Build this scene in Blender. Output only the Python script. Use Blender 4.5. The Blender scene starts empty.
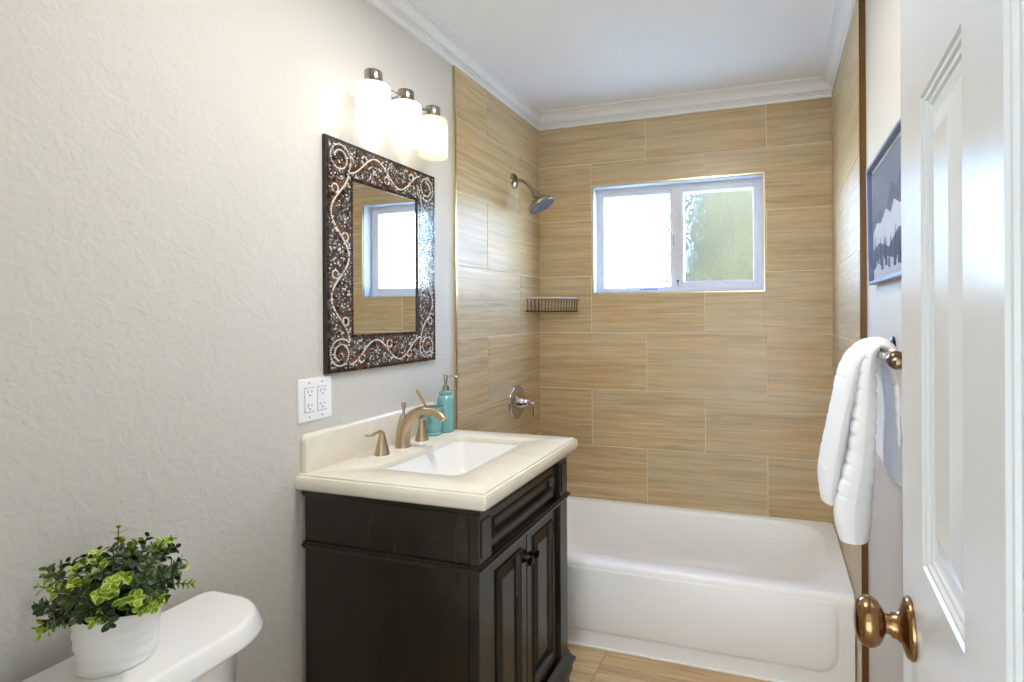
import bpy, bmesh, math, random
from mathutils import Vector, Matrix

S = bpy.context.scene
COL = S.collection
PI = math.pi
random.seed(7)

# ------------------------------------------------------------------ camera
W, D, CEIL = 1.525, 2.841, 2.45          # alcove width, back wall distance, ceiling height
XL, XR = -0.012, 1.543                   # drywall faces (tile is 12 mm proud of them)
YN = 0.08                                # room face of the near wall (the photographer stands in its doorway)
yaw, roll = 0.30718, -0.00517
cam_d = bpy.data.cameras.new('camera')
cam_d.sensor_width = 36.0
cam_d.lens = 547.68 / 1024 * 36.0
cam_d.shift_x = (512 - 601.02) / 1024
cam_d.shift_y = (314.67 - 341) / 1024
cam_d.clip_start = 0.02
cam = bpy.data.objects.new('camera', cam_d)
COL.objects.link(cam)
_c, _s = math.cos(yaw), math.sin(yaw)
_r, _u, _f = Vector((_c, _s, 0)), Vector((0, 0, 1)), Vector((-_s, _c, 0))
_R = math.cos(roll) * _r + math.sin(roll) * _u
_U = -math.sin(roll) * _r + math.cos(roll) * _u
M4 = Matrix(((_R.x, _U.x, -_f.x, 1.2603), (_R.y, _U.y, -_f.y, 0.0), (_R.z, _U.z, -_f.z, 1.33), (0, 0, 0, 1)))
cam.matrix_world = M4
S.camera = cam

# ------------------------------------------------------------------ world, lights, exposure
S.view_settings.view_transform = 'Standard'
S.view_settings.look = 'None'
S.view_settings.gamma = 1.0
S.view_settings.use_curve_mapping = False
S.view_settings.exposure = 0.27
S.cycles.use_denoising = True
S.cycles.max_bounces = 12
S.cycles.diffuse_bounces = 6
S.cycles.glossy_bounces = 5
S.cycles.transmission_bounces = 8
S.cycles.transparent_max_bounces = 12
S.cycles.sample_clamp_indirect = 6.0

wd = bpy.data.worlds.new('sky')
S.world = wd
wd.use_nodes = True
nt = wd.node_tree
bg = nt.nodes['Background']
sky = nt.nodes.new('ShaderNodeTexSky')
sky.sky_type = 'NISHITA'
sky.sun_disc = False
sky.sun_elevation = math.radians(38)
sky.sun_rotation = math.radians(150)
sky.air_density = 1.3
sky.dust_density = 0.6
sky.ozone_density = 3.0
tint = nt.nodes.new('ShaderNodeMix'); tint.data_type = 'RGBA'; tint.blend_type = 'MULTIPLY'; tint.inputs[0].default_value = 1.0
tint.inputs[7].default_value = (0.79, 0.92, 1.22, 1)          # cool open-shade daylight
nt.links.new(sky.outputs[0], tint.inputs[6])
nt.links.new(tint.outputs[2], bg.inputs[0])
bg.inputs[1].default_value = 13.0

def area(name, loc, rot, sx, sy, power, col):
    l = bpy.data.lights.new(name, 'AREA')
    l.shape = 'RECTANGLE'
    l.size, l.size_y = sx, sy
    l.energy, l.color = power, col
    o = bpy.data.objects.new(name, l)
    o.location, o.rotation_euler = loc, rot
    COL.objects.link(o)
    return o

# two unseen fills added for brightness: behind the doorway, and under the ceiling
area('hall_fill', (0.95, -1.50, 1.05), (math.radians(104), 0, 0), 1.7, 1.5, 22.0, (0.99, 0.99, 1.0))
fl_l = area('ceiling_fill', (0.78, 1.20, 2.42), (0, 0, 0), 0.34, 0.34, 14.5, (1.0, 0.99, 0.98))
fl_l.data.shape = 'DISK'

# ------------------------------------------------------------------ materials
def lin(c):
    out = []
    for v in c[:3]:
        v = v / 255.0
        out.append(v / 12.92 if v <= 0.04045 else ((v + 0.055) / 1.055) ** 2.4)
    return (*out, 1.0)

def mat(name, col, rough=0.5, metal=0.0, spec=0.5, coat=0.0, **kw):
    m = bpy.data.materials.new(name)
    m.use_nodes = True
    b = m.node_tree.nodes['Principled BSDF']
    b.inputs['Base Color'].default_value = lin(col)
    b.inputs['Roughness'].default_value = rough
    b.inputs['Metallic'].default_value = metal
    b.inputs['Specular IOR Level'].default_value = spec
    b.inputs['Coat Weight'].default_value = coat
    b.inputs['Coat Roughness'].default_value = 0.08
    for k, v in kw.items():
        b.inputs[k.replace('_', ' ')].default_value = v
    return m

def nodes(m):
    t = m.node_tree
    return t, t.nodes, t.links, t.nodes['Principled BSDF']

def noise_bump(m, scale, strength, dist=0.002, detail=3, coord='Object', stretch=(1, 1, 1), second=None):
    t, N, L, b = nodes(m)
    tc = N.new('ShaderNodeTexCoord')
    mp = N.new('ShaderNodeMapping')
    mp.inputs['Scale'].default_value = stretch
    L.new(tc.outputs[coord], mp.inputs[0])
    nz = N.new('ShaderNodeTexNoise')
    nz.inputs['Scale'].default_value = scale
    nz.inputs['Detail'].default_value = detail
    L.new(mp.outputs[0], nz.inputs[0])
    h = nz.outputs[0]
    if second:
        n2 = N.new('ShaderNodeTexNoise')
        n2.inputs['Scale'].default_value = second[0]
        n2.inputs['Detail'].default_value = 2
        n2.inputs['Distortion'].default_value = second[2] if len(second) > 2 else 0
        L.new(mp.outputs[0], n2.inputs[0])
        cr = N.new('ShaderNodeMapRange')
        cr.inputs[1].default_value, cr.inputs[2].default_value = 0.42, 0.62
        cr.interpolation_type = 'SMOOTHSTEP'
        L.new(n2.outputs[0], cr.inputs[0])
        ma = N.new('ShaderNodeMath')
        ma.operation = 'MULTIPLY_ADD'
        ma.inputs[1].default_value = second[1]
        L.new(cr.outputs[0], ma.inputs[0])
        L.new(h, ma.inputs[2])
        h = ma.outputs[0]
    bp = N.new('ShaderNodeBump')
    bp.inputs['Strength'].default_value = strength
    bp.inputs['Distance'].default_value = dist
    L.new(h, bp.inputs['Height'])
    L.new(bp.outputs[0], b.inputs['Normal'])
    return m

def colour_noise(m, c1, c2, scale, stretch=(1, 1, 1), detail=4, lo=0.35, hi=0.65, coord='Object'):
    t, N, L, b = nodes(m)
    tc = N.new('ShaderNodeTexCoord')
    mp = N.new('ShaderNodeMapping')
    mp.inputs['Scale'].default_value = stretch
    L.new(tc.outputs[coord], mp.inputs[0])
    nz = N.new('ShaderNodeTexNoise')
    nz.inputs['Scale'].default_value = scale
    nz.inputs['Detail'].default_value = detail
    L.new(mp.outputs[0], nz.inputs[0])
    r = N.new('ShaderNodeValToRGB')
    r.color_ramp.elements[0].position, r.color_ramp.elements[1].position = lo, hi
    r.color_ramp.elements[0].color, r.color_ramp.elements[1].color = lin(c1), lin(c2)
    L.new(nz.outputs[0], r.inputs[0])
    L.new(r.outputs[0], b.inputs['Base Color'])
    return m

M_DRY = noise_bump(mat('drywall_paint', (203, 199, 190), 0.55, spec=0.35), 100, 0.32, 0.003, 5, second=(26, 0.6, 0.8))
M_DRYR = noise_bump(mat('drywall_cream_paint', (204, 198, 187), 0.6, spec=0.3), 70, 0.2, 0.003, 4)
M_CEIL = noise_bump(mat('ceiling_paint', (238, 238, 237), 0.7, spec=0.3), 60, 0.18, 0.003, 4, second=(18, 0.5, 0.6))
M_TRIMP = mat('trim_gloss_paint', (236, 235, 233), 0.35)
M_GROUT = mat('grout', (226, 216, 194), 0.8)
M_EDGE = mat('brass_edge_trim', (218, 204, 168), 0.28, 1.0)
M_DOOR = noise_bump(mat('door_gloss_paint', (208, 208, 206), 0.22, spec=0.6), 260, 0.05, 0.001, 2, stretch=(1, 1, 0.25))

def tile_material(name, c_lo, c_mid, c_hi, rough):
    m = mat(name, c_mid, rough, spec=0.55)
    t, N, L, b = nodes(m)
    uv = N.new('ShaderNodeUVMap'); uv.uv_map = 'grain'
    def streak(sx, sy, det, dist):
        mp = N.new('ShaderNodeMapping'); mp.inputs['Scale'].default_value = (sx, sy, 1)
        L.new(uv.outputs[0], mp.inputs[0])
        nz = N.new('ShaderNodeTexNoise')
        nz.inputs['Scale'].default_value = 1.0
        nz.inputs['Detail'].default_value = det
        nz.inputs['Roughness'].default_value = 0.62
        nz.inputs['Distortion'].default_value = dist
        L.new(mp.outputs[0], nz.inputs[0])
        return nz.outputs[0]
    a = streak(1.1, 24, 5, 0.8)
    c = streak(5.0, 120, 4, 0.5)
    d = streak(2.4, 62, 4, 0.6)
    def mul(x, k, add=None):
        q = N.new('ShaderNodeMath'); q.operation = 'MULTIPLY_ADD'; q.inputs[1].default_value = k
        L.new(x, q.inputs[0])
        if add is None: q.inputs[2].default_value = 0.0
        else: L.new(add, q.inputs[2])
        return q.outputs[0]
    h = mul(c, 0.30, mul(d, 0.32, mul(a, 0.38)))
    r = N.new('ShaderNodeValToRGB')
    e = r.color_ramp.elements
    e[0].position, e[0].color = 0.37, lin(c_lo)
    e[1].position, e[1].color = 0.63, lin(c_hi)
    k = e.new(0.5); k.color = lin(c_mid)
    L.new(h, r.inputs[0])
    # slow drift between a greyer and a browner tan along the tile
    lo = streak(1.4, 4.0, 2, 0.4)
    rr = N.new('ShaderNodeValToRGB')
    rr.color_ramp.elements[0].position, rr.color_ramp.elements[0].color = 0.38, (0.97, 1.0, 1.03, 1)
    rr.color_ramp.elements[1].position, rr.color_ramp.elements[1].color = 0.62, (1.02, 0.95, 0.86, 1)
    L.new(lo, rr.inputs[0])
    mm = N.new('ShaderNodeMix'); mm.data_type = 'RGBA'; mm.blend_type = 'MULTIPLY'; mm.inputs[0].default_value = 1.0
    L.new(r.outputs[0], mm.inputs[6]); L.new(rr.outputs[0], mm.inputs[7])
    L.new(mm.outputs[2], b.inputs['Base Color'])
    class mx: outputs = [h]
    bp = N.new('ShaderNodeBump'); bp.inputs['Strength'].default_value = 0.03; bp.inputs['Distance'].default_value = 0.001
    L.new(mx.outputs[0], bp.inputs['Height']); L.new(bp.outputs[0], b.inputs['Normal'])
    return m

M_TILE = tile_material('linear_grain_tile', (160, 137, 99), (187, 163, 123), (206, 186, 149), 0.34)
M_FTILE = tile_material('floor_tile', (150, 120, 84), (192, 163, 120), (214, 188, 146), 0.35)

M_TUB = mat('tub_enamel', (244, 243, 241), 0.32, spec=0.4)
M_PORC = mat('porcelain', (240, 239, 236), 0.1, coat=0.5)
M_STONE = colour_noise(mat('cream_stone', (228, 220, 202), 0.22, coat=0.2), (224, 215, 196), (233, 226, 210), 9, detail=6)
M_WOOD = noise_bump(colour_noise(mat('dark_stained_wood', (30, 25, 17), 0.27, spec=0.4), (24, 20, 14), (39, 33, 22), 6, (6, 6, 0.8), 5), 30, 0.06, 0.001, 4, stretch=(6, 6, 0.8))
M_BLACK = mat('black_metal', (22, 20, 20), 0.3, 1.0)
M_DARK = mat('dark_recess', (12, 11, 11), 0.8)
M_NICKEL = mat('warm_brushed_nickel', (186, 166, 138), 0.28, 1.0)
M_NICKELD = mat('pewter_nickel', (168, 158, 148), 0.22, 1.0)
M_CHROME = mat('polished_nickel', (196, 190, 184), 0.12, 1.0)
M_BRONZE = mat('oil_bronze_wire', (62, 52, 46), 0.35, 0.9)
M_ABRASS = mat('antique_brass', (138, 104, 70), 0.22, 1.0)
M_MIRROR = mat('mirror_silver', (236, 238, 238), 0.0, 1.0)
M_TEAL = noise_bump(mat('teal_ceramic', (112, 168, 167), 0.18, coat=0.5), 40, 0.05)
M_OUTLET = mat('white_plastic', (238, 239, 240), 0.3)
M_SLOT = mat('slot_black', (25, 25, 25), 0.6)
M_WOODB = mat('bamboo', (186, 140, 92), 0.5)
M_BRIST = mat('bristle', (240, 236, 226), 0.8)
M_TOWEL = noise_bump(mat('white_terry', (240, 240, 240), 0.95, spec=0.1), 900, 0.6, 0.002, 2)
M_POT = mat('white_pot_glaze', (240, 239, 238), 0.35)
M_SOIL = mat('potting_soil', (40, 32, 24), 0.9)
M_STEM = mat('stem_green', (74, 80, 40), 0.6)
M_VINYL = mat('white_vinyl', (216, 216, 220), 0.3)
M_FRAME = mat('grey_blue_metal_frame', (128, 138, 166), 0.3, 0.6)
M_BULB_W = None

def emis(name, col, strength):
    m = bpy.data.materials.new(name); m.use_nodes = True
    t = m.node_tree
    for n in list(t.nodes): t.nodes.remove(n)
    e = t.nodes.new('ShaderNodeEmission'); o = t.nodes.new('ShaderNodeOutputMaterial')
    e.inputs[0].default_value = (*col, 1); e.inputs[1].default_value = strength
    t.links.new(e.outputs[0], o.inputs[0])
    return m

def shade_glass(name, col):
    m = bpy.data.materials.new(name); m.use_nodes = True
    t = m.node_tree
    for n in list(t.nodes): t.nodes.remove(n)
    o = t.nodes.new('ShaderNodeOutputMaterial')
    tr = t.nodes.new('ShaderNodeBsdfTransparent'); tr.inputs[0].default_value = (*col, 1)
    tl = t.nodes.new('ShaderNodeBsdfTranslucent'); tl.inputs[0].default_value = (*col, 1)
    df = t.nodes.new('ShaderNodeBsdfPrincipled'); df.inputs['Base Color'].default_value = (*col, 1); df.inputs['Roughness'].default_value = 0.15
    a = t.nodes.new('ShaderNodeMixShader'); a.inputs[0].default_value = 0.5
    b = t.nodes.new('ShaderNodeMixShader'); b.inputs[0].default_value = 0.55
    t.links.new(tl.outputs[0], a.inputs[1]); t.links.new(df.outputs[0], a.inputs[2])
    t.links.new(a.outputs[0], b.inputs[1]); t.links.new(tr.outputs[0], b.inputs[2])
    t.links.new(b.outputs[0], o.inputs[0])
    return m

def frosted():
    m = mat('pebbled_privacy_glass', (252, 253, 255), 0.14, spec=0.5)
    t, N, L, b = nodes(m)
    b.inputs['Transmission Weight'].default_value = 1.0
    b.inputs['IOR'].default_value = 1.35
    tc = N.new('ShaderNodeTexCoord')
    v = N.new('ShaderNodeTexVoronoi'); v.inputs['Scale'].default_value = 95
    L.new(tc.outputs['Object'], v.inputs[0])
    bp = N.new('ShaderNodeBump'); bp.inputs['Strength'].default_value = 0.8; bp.inputs['Distance'].default_value = 0.005
    L.new(v.outputs['Distance'], bp.inputs['Height']); L.new(bp.outputs[0], b.inputs['Normal'])
    tr = N.new('ShaderNodeBsdfTransparent'); mx = N.new('ShaderNodeMixShader'); mx.inputs[0].default_value = 0.45
    out = N['Material Output']
    L.new(b.outputs[0], mx.inputs[1]); L.new(tr.outputs[0], mx.inputs[2]); L.new(mx.outputs[0], out.inputs[0])
    return m
M_FROST = frosted()

# ------------------------------------------------------------------ mesh helpers (all coordinates are world coordinates)
def BM():
    return bmesh.new()

def obj(name, bm, m, parent=None, smooth=False, angle=40):
    base = parent
    off = Vector((0, 0, 0))
    while base is not None:
        off += base.location
        base = base.parent
    if off.length > 0:
        bmesh.ops.translate(bm, verts=bm.verts, vec=-off)
    me = bpy.data.meshes.new(name)
    if smooth:
        bm.normal_update()
        lim = math.radians(angle)
        for f in bm.faces: f.smooth = True
        for e in bm.edges:
            e.smooth = not (len(e.link_faces) == 2 and e.calc_face_angle(0) > lim)
    bm.to_mesh(me); bm.free()
    for x in (m if isinstance(m, (list, tuple)) else [m]):
        me.materials.append(x)
    o = bpy.data.objects.new(name, me)
    COL.objects.link(o)
    if parent is not None: o.parent = parent
    return o

def thing(name, label, cat, loc, group=None):
    o = bpy.data.objects.new(name, None)
    COL.objects.link(o)
    o.location = loc
    o.empty_display_size = 0.05
    return tag(o, label, cat, group)

def tag(o, label=None, cat=None, group=None, kind=None):
    if label: o['label'] = label
    if cat: o['category'] = cat
    if group: o['group'] = group
    if kind: o['kind'] = kind
    return o

def rebase(o, loc):
    """give a single-mesh thing its origin at its base"""
    loc = Vector(loc)
    o.data.transform(Matrix.Translation(-loc)); o.location = loc
    return o

def box(bm, x0, x1, y0, y1, z0, z1, bev=0.0, seg=2, mi=0):
    vs = [bm.verts.new((x, y, z)) for x in (x0, x1) for y in (y0, y1) for z in (z0, z1)]
    fs = []
    for q in ((0, 1, 3, 2), (4, 6, 7, 5), (0, 4, 5, 1), (2, 3, 7, 6), (0, 2, 6, 4), (1, 5, 7, 3)):
        f = bm.faces.new([vs[i] for i in q]); f.material_index = mi; fs.append(f)
    if bev > 0:
        es = list({e for f in fs for e in f.edges})
        r = bmesh.ops.bevel(bm, geom=es, offset=bev, segments=seg, profile=0.5, affect='EDGES')
        for f in r['faces']: f.material_index = mi
    return vs

def loft(bm, loops, closed=True, cap0=True, cap1=True, mi=0, ring=False):
    """loops of points joined with quads"""
    V = [[bm.verts.new(p) for p in lp] for lp in loops]
    n = len(V[0])
    pairs = list(zip(V[:-1], V[1:]))
    if ring: pairs.append((V[-1], V[0]))
    for a, b in pairs:
        for i in range(n if closed else n - 1):
            j = (i + 1) % n
            f = bm.faces.new((a[i], a[j], b[j], b[i])); f.material_index = mi
    if closed and not ring:
        if cap0: bm.faces.new(V[0][::-1]).material_index = mi
        if cap1: bm.faces.new(V[-1]).material_index = mi
    return V

def frame_axes(d):
    d = Vector(d).normalized()
    a = Vector((0, 0, 1)) if abs(d.z) < 0.9 else Vector((1, 0, 0))
    u = d.cross(a).normalized()
    return u, d.cross(u).normalized(), d

def lathe(bm, prof, org, axis=(0, 0, 1), n=28, mi=0, cap=True):
    """prof: list of (radius, distance along axis)"""
    u, v, d = frame_axes(axis)
    org = Vector(org)
    loops = []
    for r, h in prof:
        r = max(r, 1e-4)
        loops.append([org + d * h + (u * math.cos(2 * PI * k / n) + v * math.sin(2 * PI * k / n)) * r for k in range(n)])
    loft(bm, loops, True, cap, cap, mi)

def tube(bm, pts, rad, n=10, mi=0, close=False, flat=None):
    pts = [Vector(p) for p in pts]
    rs = rad if isinstance(rad, (list, tuple)) else [rad] * len(pts)
    loops = []
    up = None
    for i, p in enumerate(pts):
        if close: t = (pts[(i + 1) % len(pts)] - pts[i - 1])
        else: t = pts[min(i + 1, len(pts) - 1)] - pts[max(i - 1, 0)]
        t.normalize()
        if up is None:
            u, v, _ = frame_axes(t); up = u
        u = (up - t * up.dot(t))
        if u.length < 1e-6: u = frame_axes(t)[0]
        u.normalize(); up = u
        v = t.cross(u)
        k1, k2 = flat[i] if flat else (1, 1)
        loops.append([p + (u * math.cos(2 * PI * k / n) * k1 + v * math.sin(2 * PI * k / n) * k2) * rs[i] for k in range(n)])
    loft(bm, loops, True, not close, not close, mi, ring=close)

def smooth_path(pts, k=6):
    """Catmull-Rom through points"""
    P = [Vector(p) for p in pts]
    out = []
    for i in range(len(P) - 1):
        p0, p1, p2, p3 = P[max(i - 1, 0)], P[i], P[i + 1], P[min(i + 2, len(P) - 1)]
        for j in range(k):
            t = j / k
            out.append(0.5 * ((2 * p1) + (p2 - p0) * t + (2 * p0 - 5 * p1 + 4 * p2 - p3) * t * t + (3 * p1 - p0 - 3 * p2 + p3) * t ** 3))
    out.append(P[-1])
    return out

def rrect(x0, x1, y0, y1, r, z, n=6):
    """rounded rectangle loop, 4*(n+1) points; r may be a 4-list (x1y1, x0y1, x0y0, x1y0)"""
    rr = r if isinstance(r, (list, tuple)) else [r] * 4
    pts = []
    for (cx, cy, a0, q) in ((x1, y1, 0, rr[0]), (x0, y1, PI / 2, rr[1]), (x0, y0, PI, rr[2]), (x1, y0, 1.5 * PI, rr[3])):
        ccx = cx - q if cx == x1 else cx + q
        ccy = cy - q if cy == y1 else cy + q
        for k in range(n + 1):
            a = a0 + (PI / 2) * k / n
            pts.append(Vector((ccx + q * math.cos(a), ccy + q * math.sin(a), z)))
    return pts

def prism(bm, poly, axis, a, b, bev=0.0, mi=0):
    """extrude a 2-D polygon along axis (0=x: poly is (y,z); 1=y: (x,z); 2=z: (x,y))"""
    def P(q, t):
        return {0: (t, q[0], q[1]), 1: (q[0], t, q[1]), 2: (q[0], q[1], t)}[axis]
    loft(bm, [[P(q, a) for q in poly], [P(q, b) for q in poly]], True, True, True, mi)
    bmesh.ops.recalc_face_normals(bm, faces=bm.faces)

def recalc(bm):
    bmesh.ops.recalc_face_normals(bm, faces=bm.faces)

# ------------------------------------------------------------------ THE SETTING
def struct(name, bm, m, label=None, smooth=False, angle=40):
    recalc(bm)
    o = obj(name, bm, m, None, smooth, angle)
    return tag(o, label, None, None, 'structure')

TP, TW, TZ0 = 0.308, 0.613, 0.6158       # tile row pitch, tile length pitch, a row line height

def sub_rects(r, hole):
    x0, x1, z0, z1 = r
    if not hole: return [r]
    a0, a1, b0, b1 = hole
    if x1 <= a0 or x0 >= a1 or z1 <= b0 or z0 >= b1: return [r]
    out = []
    if x0 < a0: out.append((x0, a0, z0, z1))
    if x1 > a1: out.append((a1, x1, z0, z1))
    m0, m1 = max(x0, a0), min(x1, a1)
    if z0 < b0: out.append((m0, m1, z0, b0))
    if z1 > b1: out.append((m0, m1, b1, z1))
    return out

def tile_field(bm, place, u0, u1, v0, v1, du_int, du_half, hole=None, g=0.0016, th=0.008, pitch_v=TP, vz=TZ0, pitch_u=TW):
    """place(u, v, depth) -> world point; depth 0 = tile face. Rows alternate between two joint phases."""
    uvl = bm.loops.layers.uv.verify() if not bm.loops.layers.uv else bm.loops.layers.uv[0]
    k0 = math.floor((v0 - vz) / pitch_v)
    k1 = math.ceil((v1 - vz) / pitch_v)
    for k in range(k0, k1):
        ph = du_int if k % 2 else du_half      # band [k,k+1]
        z0, z1 = vz + k * pitch_v, vz + (k + 1) * pitch_v
        j0 = math.floor((u0 - ph) / pitch_u) - 1
        for j in range(j0, j0 + int((u1 - u0) / pitch_u) + 4):
            x0, x1 = ph + j * pitch_u, ph + (j + 1) * pitch_u
            r = (max(x0, u0 + 0.0008), min(x1, u1 - 0.0008), max(z0, v0), min(z1, v1))
            if r[1] - r[0] < 0.006 or r[3] - r[2] < 0.006: continue
            ru, rv = random.uniform(0, 50), random.uniform(0, 50)
            flip = random.choice((-1, 1))
            r = (r[0] + (g if x0 > u0 else 0), r[1] - (g if x1 < u1 else 0), r[2] + (g if z0 > v0 else 0), r[3] - (g if z1 < v1 else 0))
            for q in sub_rects(r, hole):
                a0, a1, b0, b1 = q
                if a1 - a0 < 0.002 or b1 - b0 < 0.002: continue
                e = 0.0008
                lo = [(a0, b0), (a1, b0), (a1, b1), (a0, b1)]
                hi = [(a0 + e, b0 + e), (a1 - e, b0 + e), (a1 - e, b1 - e), (a0 + e, b1 - e)]
                VL = [bm.verts.new(place(u, v, th)) for u, v in lo]
                VM = [bm.verts.new(place(u, v, e)) for u, v in lo]
                VH = [bm.verts.new(place(u, v, 0)) for u, v in hi]
                fs = [bm.faces.new(VH)]
                for A, B in ((VL, VM), (VM, VH)):
                    for i in range(4):
                        fs.append(bm.faces.new((A[i], A[(i + 1) % 4], B[(i + 1) % 4], B[i])))
                mp = {}
                for A, pts in ((VL, lo), (VM, lo), (VH, hi)):
                    for vv, (u, v) in zip(A, pts): mp[vv] = (u, v)
                for f in fs:
                    for l in f.loops:
                        u, v = mp[l.vert]
                        l[uvl].uv = (ru + flip * u, rv + v)

YT = 1.985            # where the left tile field stops
YTR = 1.94            # where the right tile field stops
WX0, WX1, WZ0, WZ1 = 0.3135, 1.209, 1.448, 2.028      # window opening

def finish_tiles(bm, name, label):
    bm.loops.layers.uv[0].name if False else None
    recalc(bm)
    o = obj(name, bm, [M_TILE], None)
    o.data.uv_layers[0].name = 'grain'
    return tag(o, label, None, None, 'structure')

# back wall: solid wall with the window hole, then tiles and grout
bm = BM()
for q in sub_rects((-0.15, W + 0.15, 0.0, CEIL + 0.1), (WX0, WX1, WZ0, WZ1)):
    box(bm, q[0], q[1], D + 0.0018, D + 0.16, q[2], q[3])
struct('wall_back', bm, M_GROUT, 'tiled back wall of the tub alcove around the window, grout bed')
bm = BM()
tile_field(bm, lambda u, v, d: (u, D + d, v), 0, W, 0.30, 2.385, -0.002, -0.002 + TW / 2, (WX0, WX1, WZ0, WZ1), th=0.0075)
finish_tiles(bm, 'wall_back_tiles', 'tan linear grain tiles on the alcove wall with the window')
# left wall: drywall, tile field on a grout bed
bm = BM(); box(bm, XL - 0.12, XL, -0.04, D + 0.16, 0, CEIL + 0.1)
struct('wall_left', bm, M_DRY, 'off white textured wall behind mirror and vanity')
bm = BM(); box(bm, XL - 0.002, -0.0018, YT, D + 0.004, 0.0, 2.385)
tile_bed = struct('wall_left_tile_bed', bm, M_GROUT, 'grout lines of the tiled shower wall with the shower head')
bm = BM()
tile_field(bm, lambda u, v, d: (-d, u, v), YT, D, 0.0, 2.385, 2.249, 2.5886, th=0.0075)
finish_tiles(bm, 'wall_left_tiles', 'tan linear grain tiles on the alcove wall with the shower head')
# right wall
bm = BM(); box(bm, XR, XR + 0.12, -0.04, D + 0.16, 0, CEIL + 0.1)
struct('wall_right', bm, M_DRYR, 'cream painted wall behind the open door, picture and towel')
bm = BM(); box(bm, W + 0.0018, XR + 0.002, YTR, D + 0.004, 0.0, 2.385)
struct('wall_right_tile_bed', bm, M_GROUT, 'grout lines of the tiled wall at the towel end of the tub')
bm = BM()
tile_field(bm, lambda u, v, d: (W + d, u, v), YTR, D, 0.0, 2.385, 2.249, 2.5886, th=0.0075)
finish_tiles(bm, 'wall_right_tiles', 'tan linear grain tiles on the alcove wall at the towel end')
# near wall with the doorway the photographer stands in, and the hall behind it
DX0, DX1, DZ = 0.66, 1.40, 2.06
bm = BM()
box(bm, XL - 0.12, DX0, YN - 0.12, YN, 0, CEIL + 0.1)
box(bm, DX1, XR + 0.12, YN - 0.12, YN, 0, CEIL + 0.1)
box(bm, DX0, DX1, YN - 0.12, YN, DZ, CEIL + 0.1)
struct('wall_near', bm, M_DRYR, 'painted wall around the doorway')
bm = BM(); box(bm, -1.0, 2.5, -1.75, -1.63, 0, CEIL + 0.1); struct('wall_hall_far', bm, M_DRYR)
bm = BM(); box(bm, -1.12, -1.0, -1.75, YN - 0.12, 0, CEIL + 0.1); struct('wall_hall_left', bm, M_DRYR)
bm = BM(); box(bm, 2.5, 2.62, -1.75, YN - 0.12, 0, CEIL + 0.1); struct('wall_hall_right', bm, M_DRYR)
# floor and ceiling
bm = BM(); box(bm, -1.12, 2.62, -1.75, D + 0.16, -0.12, -0.0018)
struct('floor', bm, mat('floor_grout', (150, 128, 96), 0.8), 'floor of tan wood grain tiles')
bm = BM()
tile_field(bm, lambda u, v, d: (u, v, -d), XL, XR, YN - 0.12, 2.10, 0.927 - TW / 2, 0.927, th=0.0075, pitch_v=0.308, vz=2.115 - 0.308 * 8)
recalc(bm)
o = obj('floor_tiles', bm, [M_FTILE]); o.data.uv_layers[0].name = 'grain'
tag(o, 'tan wood grain tiles on the floor before the tub', None, None, 'structure')
bm = BM(); box(bm, -1.12, 2.62, -1.75, D + 0.16, CEIL, CEIL + 0.12)
struct('ceiling', bm, M_CEIL, 'flat white textured ceiling')

# crown moulding: profile (u = out from the wall, z), swept along three walls with mitred corners
CR = [(0.0, 2.366), (0.015, 2.366), (0.017, 2.369), (0.017, 2.377), (0.013, 2.3785), (0.013, 2.381), (0.021, 2.383), (0.021, 2.386),
      (0.019, 2.387), (0.019, 2.397), (0.027, 2.398), (0.027, 2.402), (0.024, 2.404), (0.027, 2.412), (0.034, 2.420), (0.043, 2.426), (0.050, 2.428),
      (0.050, 2.431), (0.056, 2.431), (0.056, 2.437), (0.052, 2.4385), (0.052, 2.440), (0.066, 2.442), (0.068, 2.445), (0.068, CEIL), (0.0, CEIL)]
def crown(name, fn, s0, s1, label, base, nbead):
    bm = BM()
    loft(bm, [[fn(u, z, 0) for u, z in CR], [fn(u, z, 1) for u, z in CR]], True, True, True)
    # the beaded rope strip
    for k in range(nbead):
        t = (k + 0.5) / nbead
        c = Vector(fn(0.021, 2.392, 0)).lerp(Vector(fn(0.021, 2.392, 1)), t)
        L = (Vector(fn(0.021, 2.392, 0)) - Vector(fn(0.021, 2.392, 1))).length
        r = 0.0050
        bmesh.ops.create_icosphere(bm, subdivisions=1, radius=r, matrix=Matrix.Translation(c) @ Matrix.Diagonal((1, 1, 1, 1)))
    struct(name, bm, M_TRIMP, label, True, 35)
crown('trim_1', lambda u, z, e: (XL + u, (D - 0.0 - u) if e else (YN + u), z), 0, 0, 'white beaded crown moulding above the mirror wall', 0, 190)
crown('trim_2', lambda u, z, e: ((XR - u) if e else (XL + u), D - u + 0.0, z), 0, 0, 'white beaded crown moulding above the window wall', 0, 110)
crown('trim_3', lambda u, z, e: (XR - u, (D - u) if e else (YN + u), z), 0, 0, 'white beaded crown moulding above the right wall', 0, 190)
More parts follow.
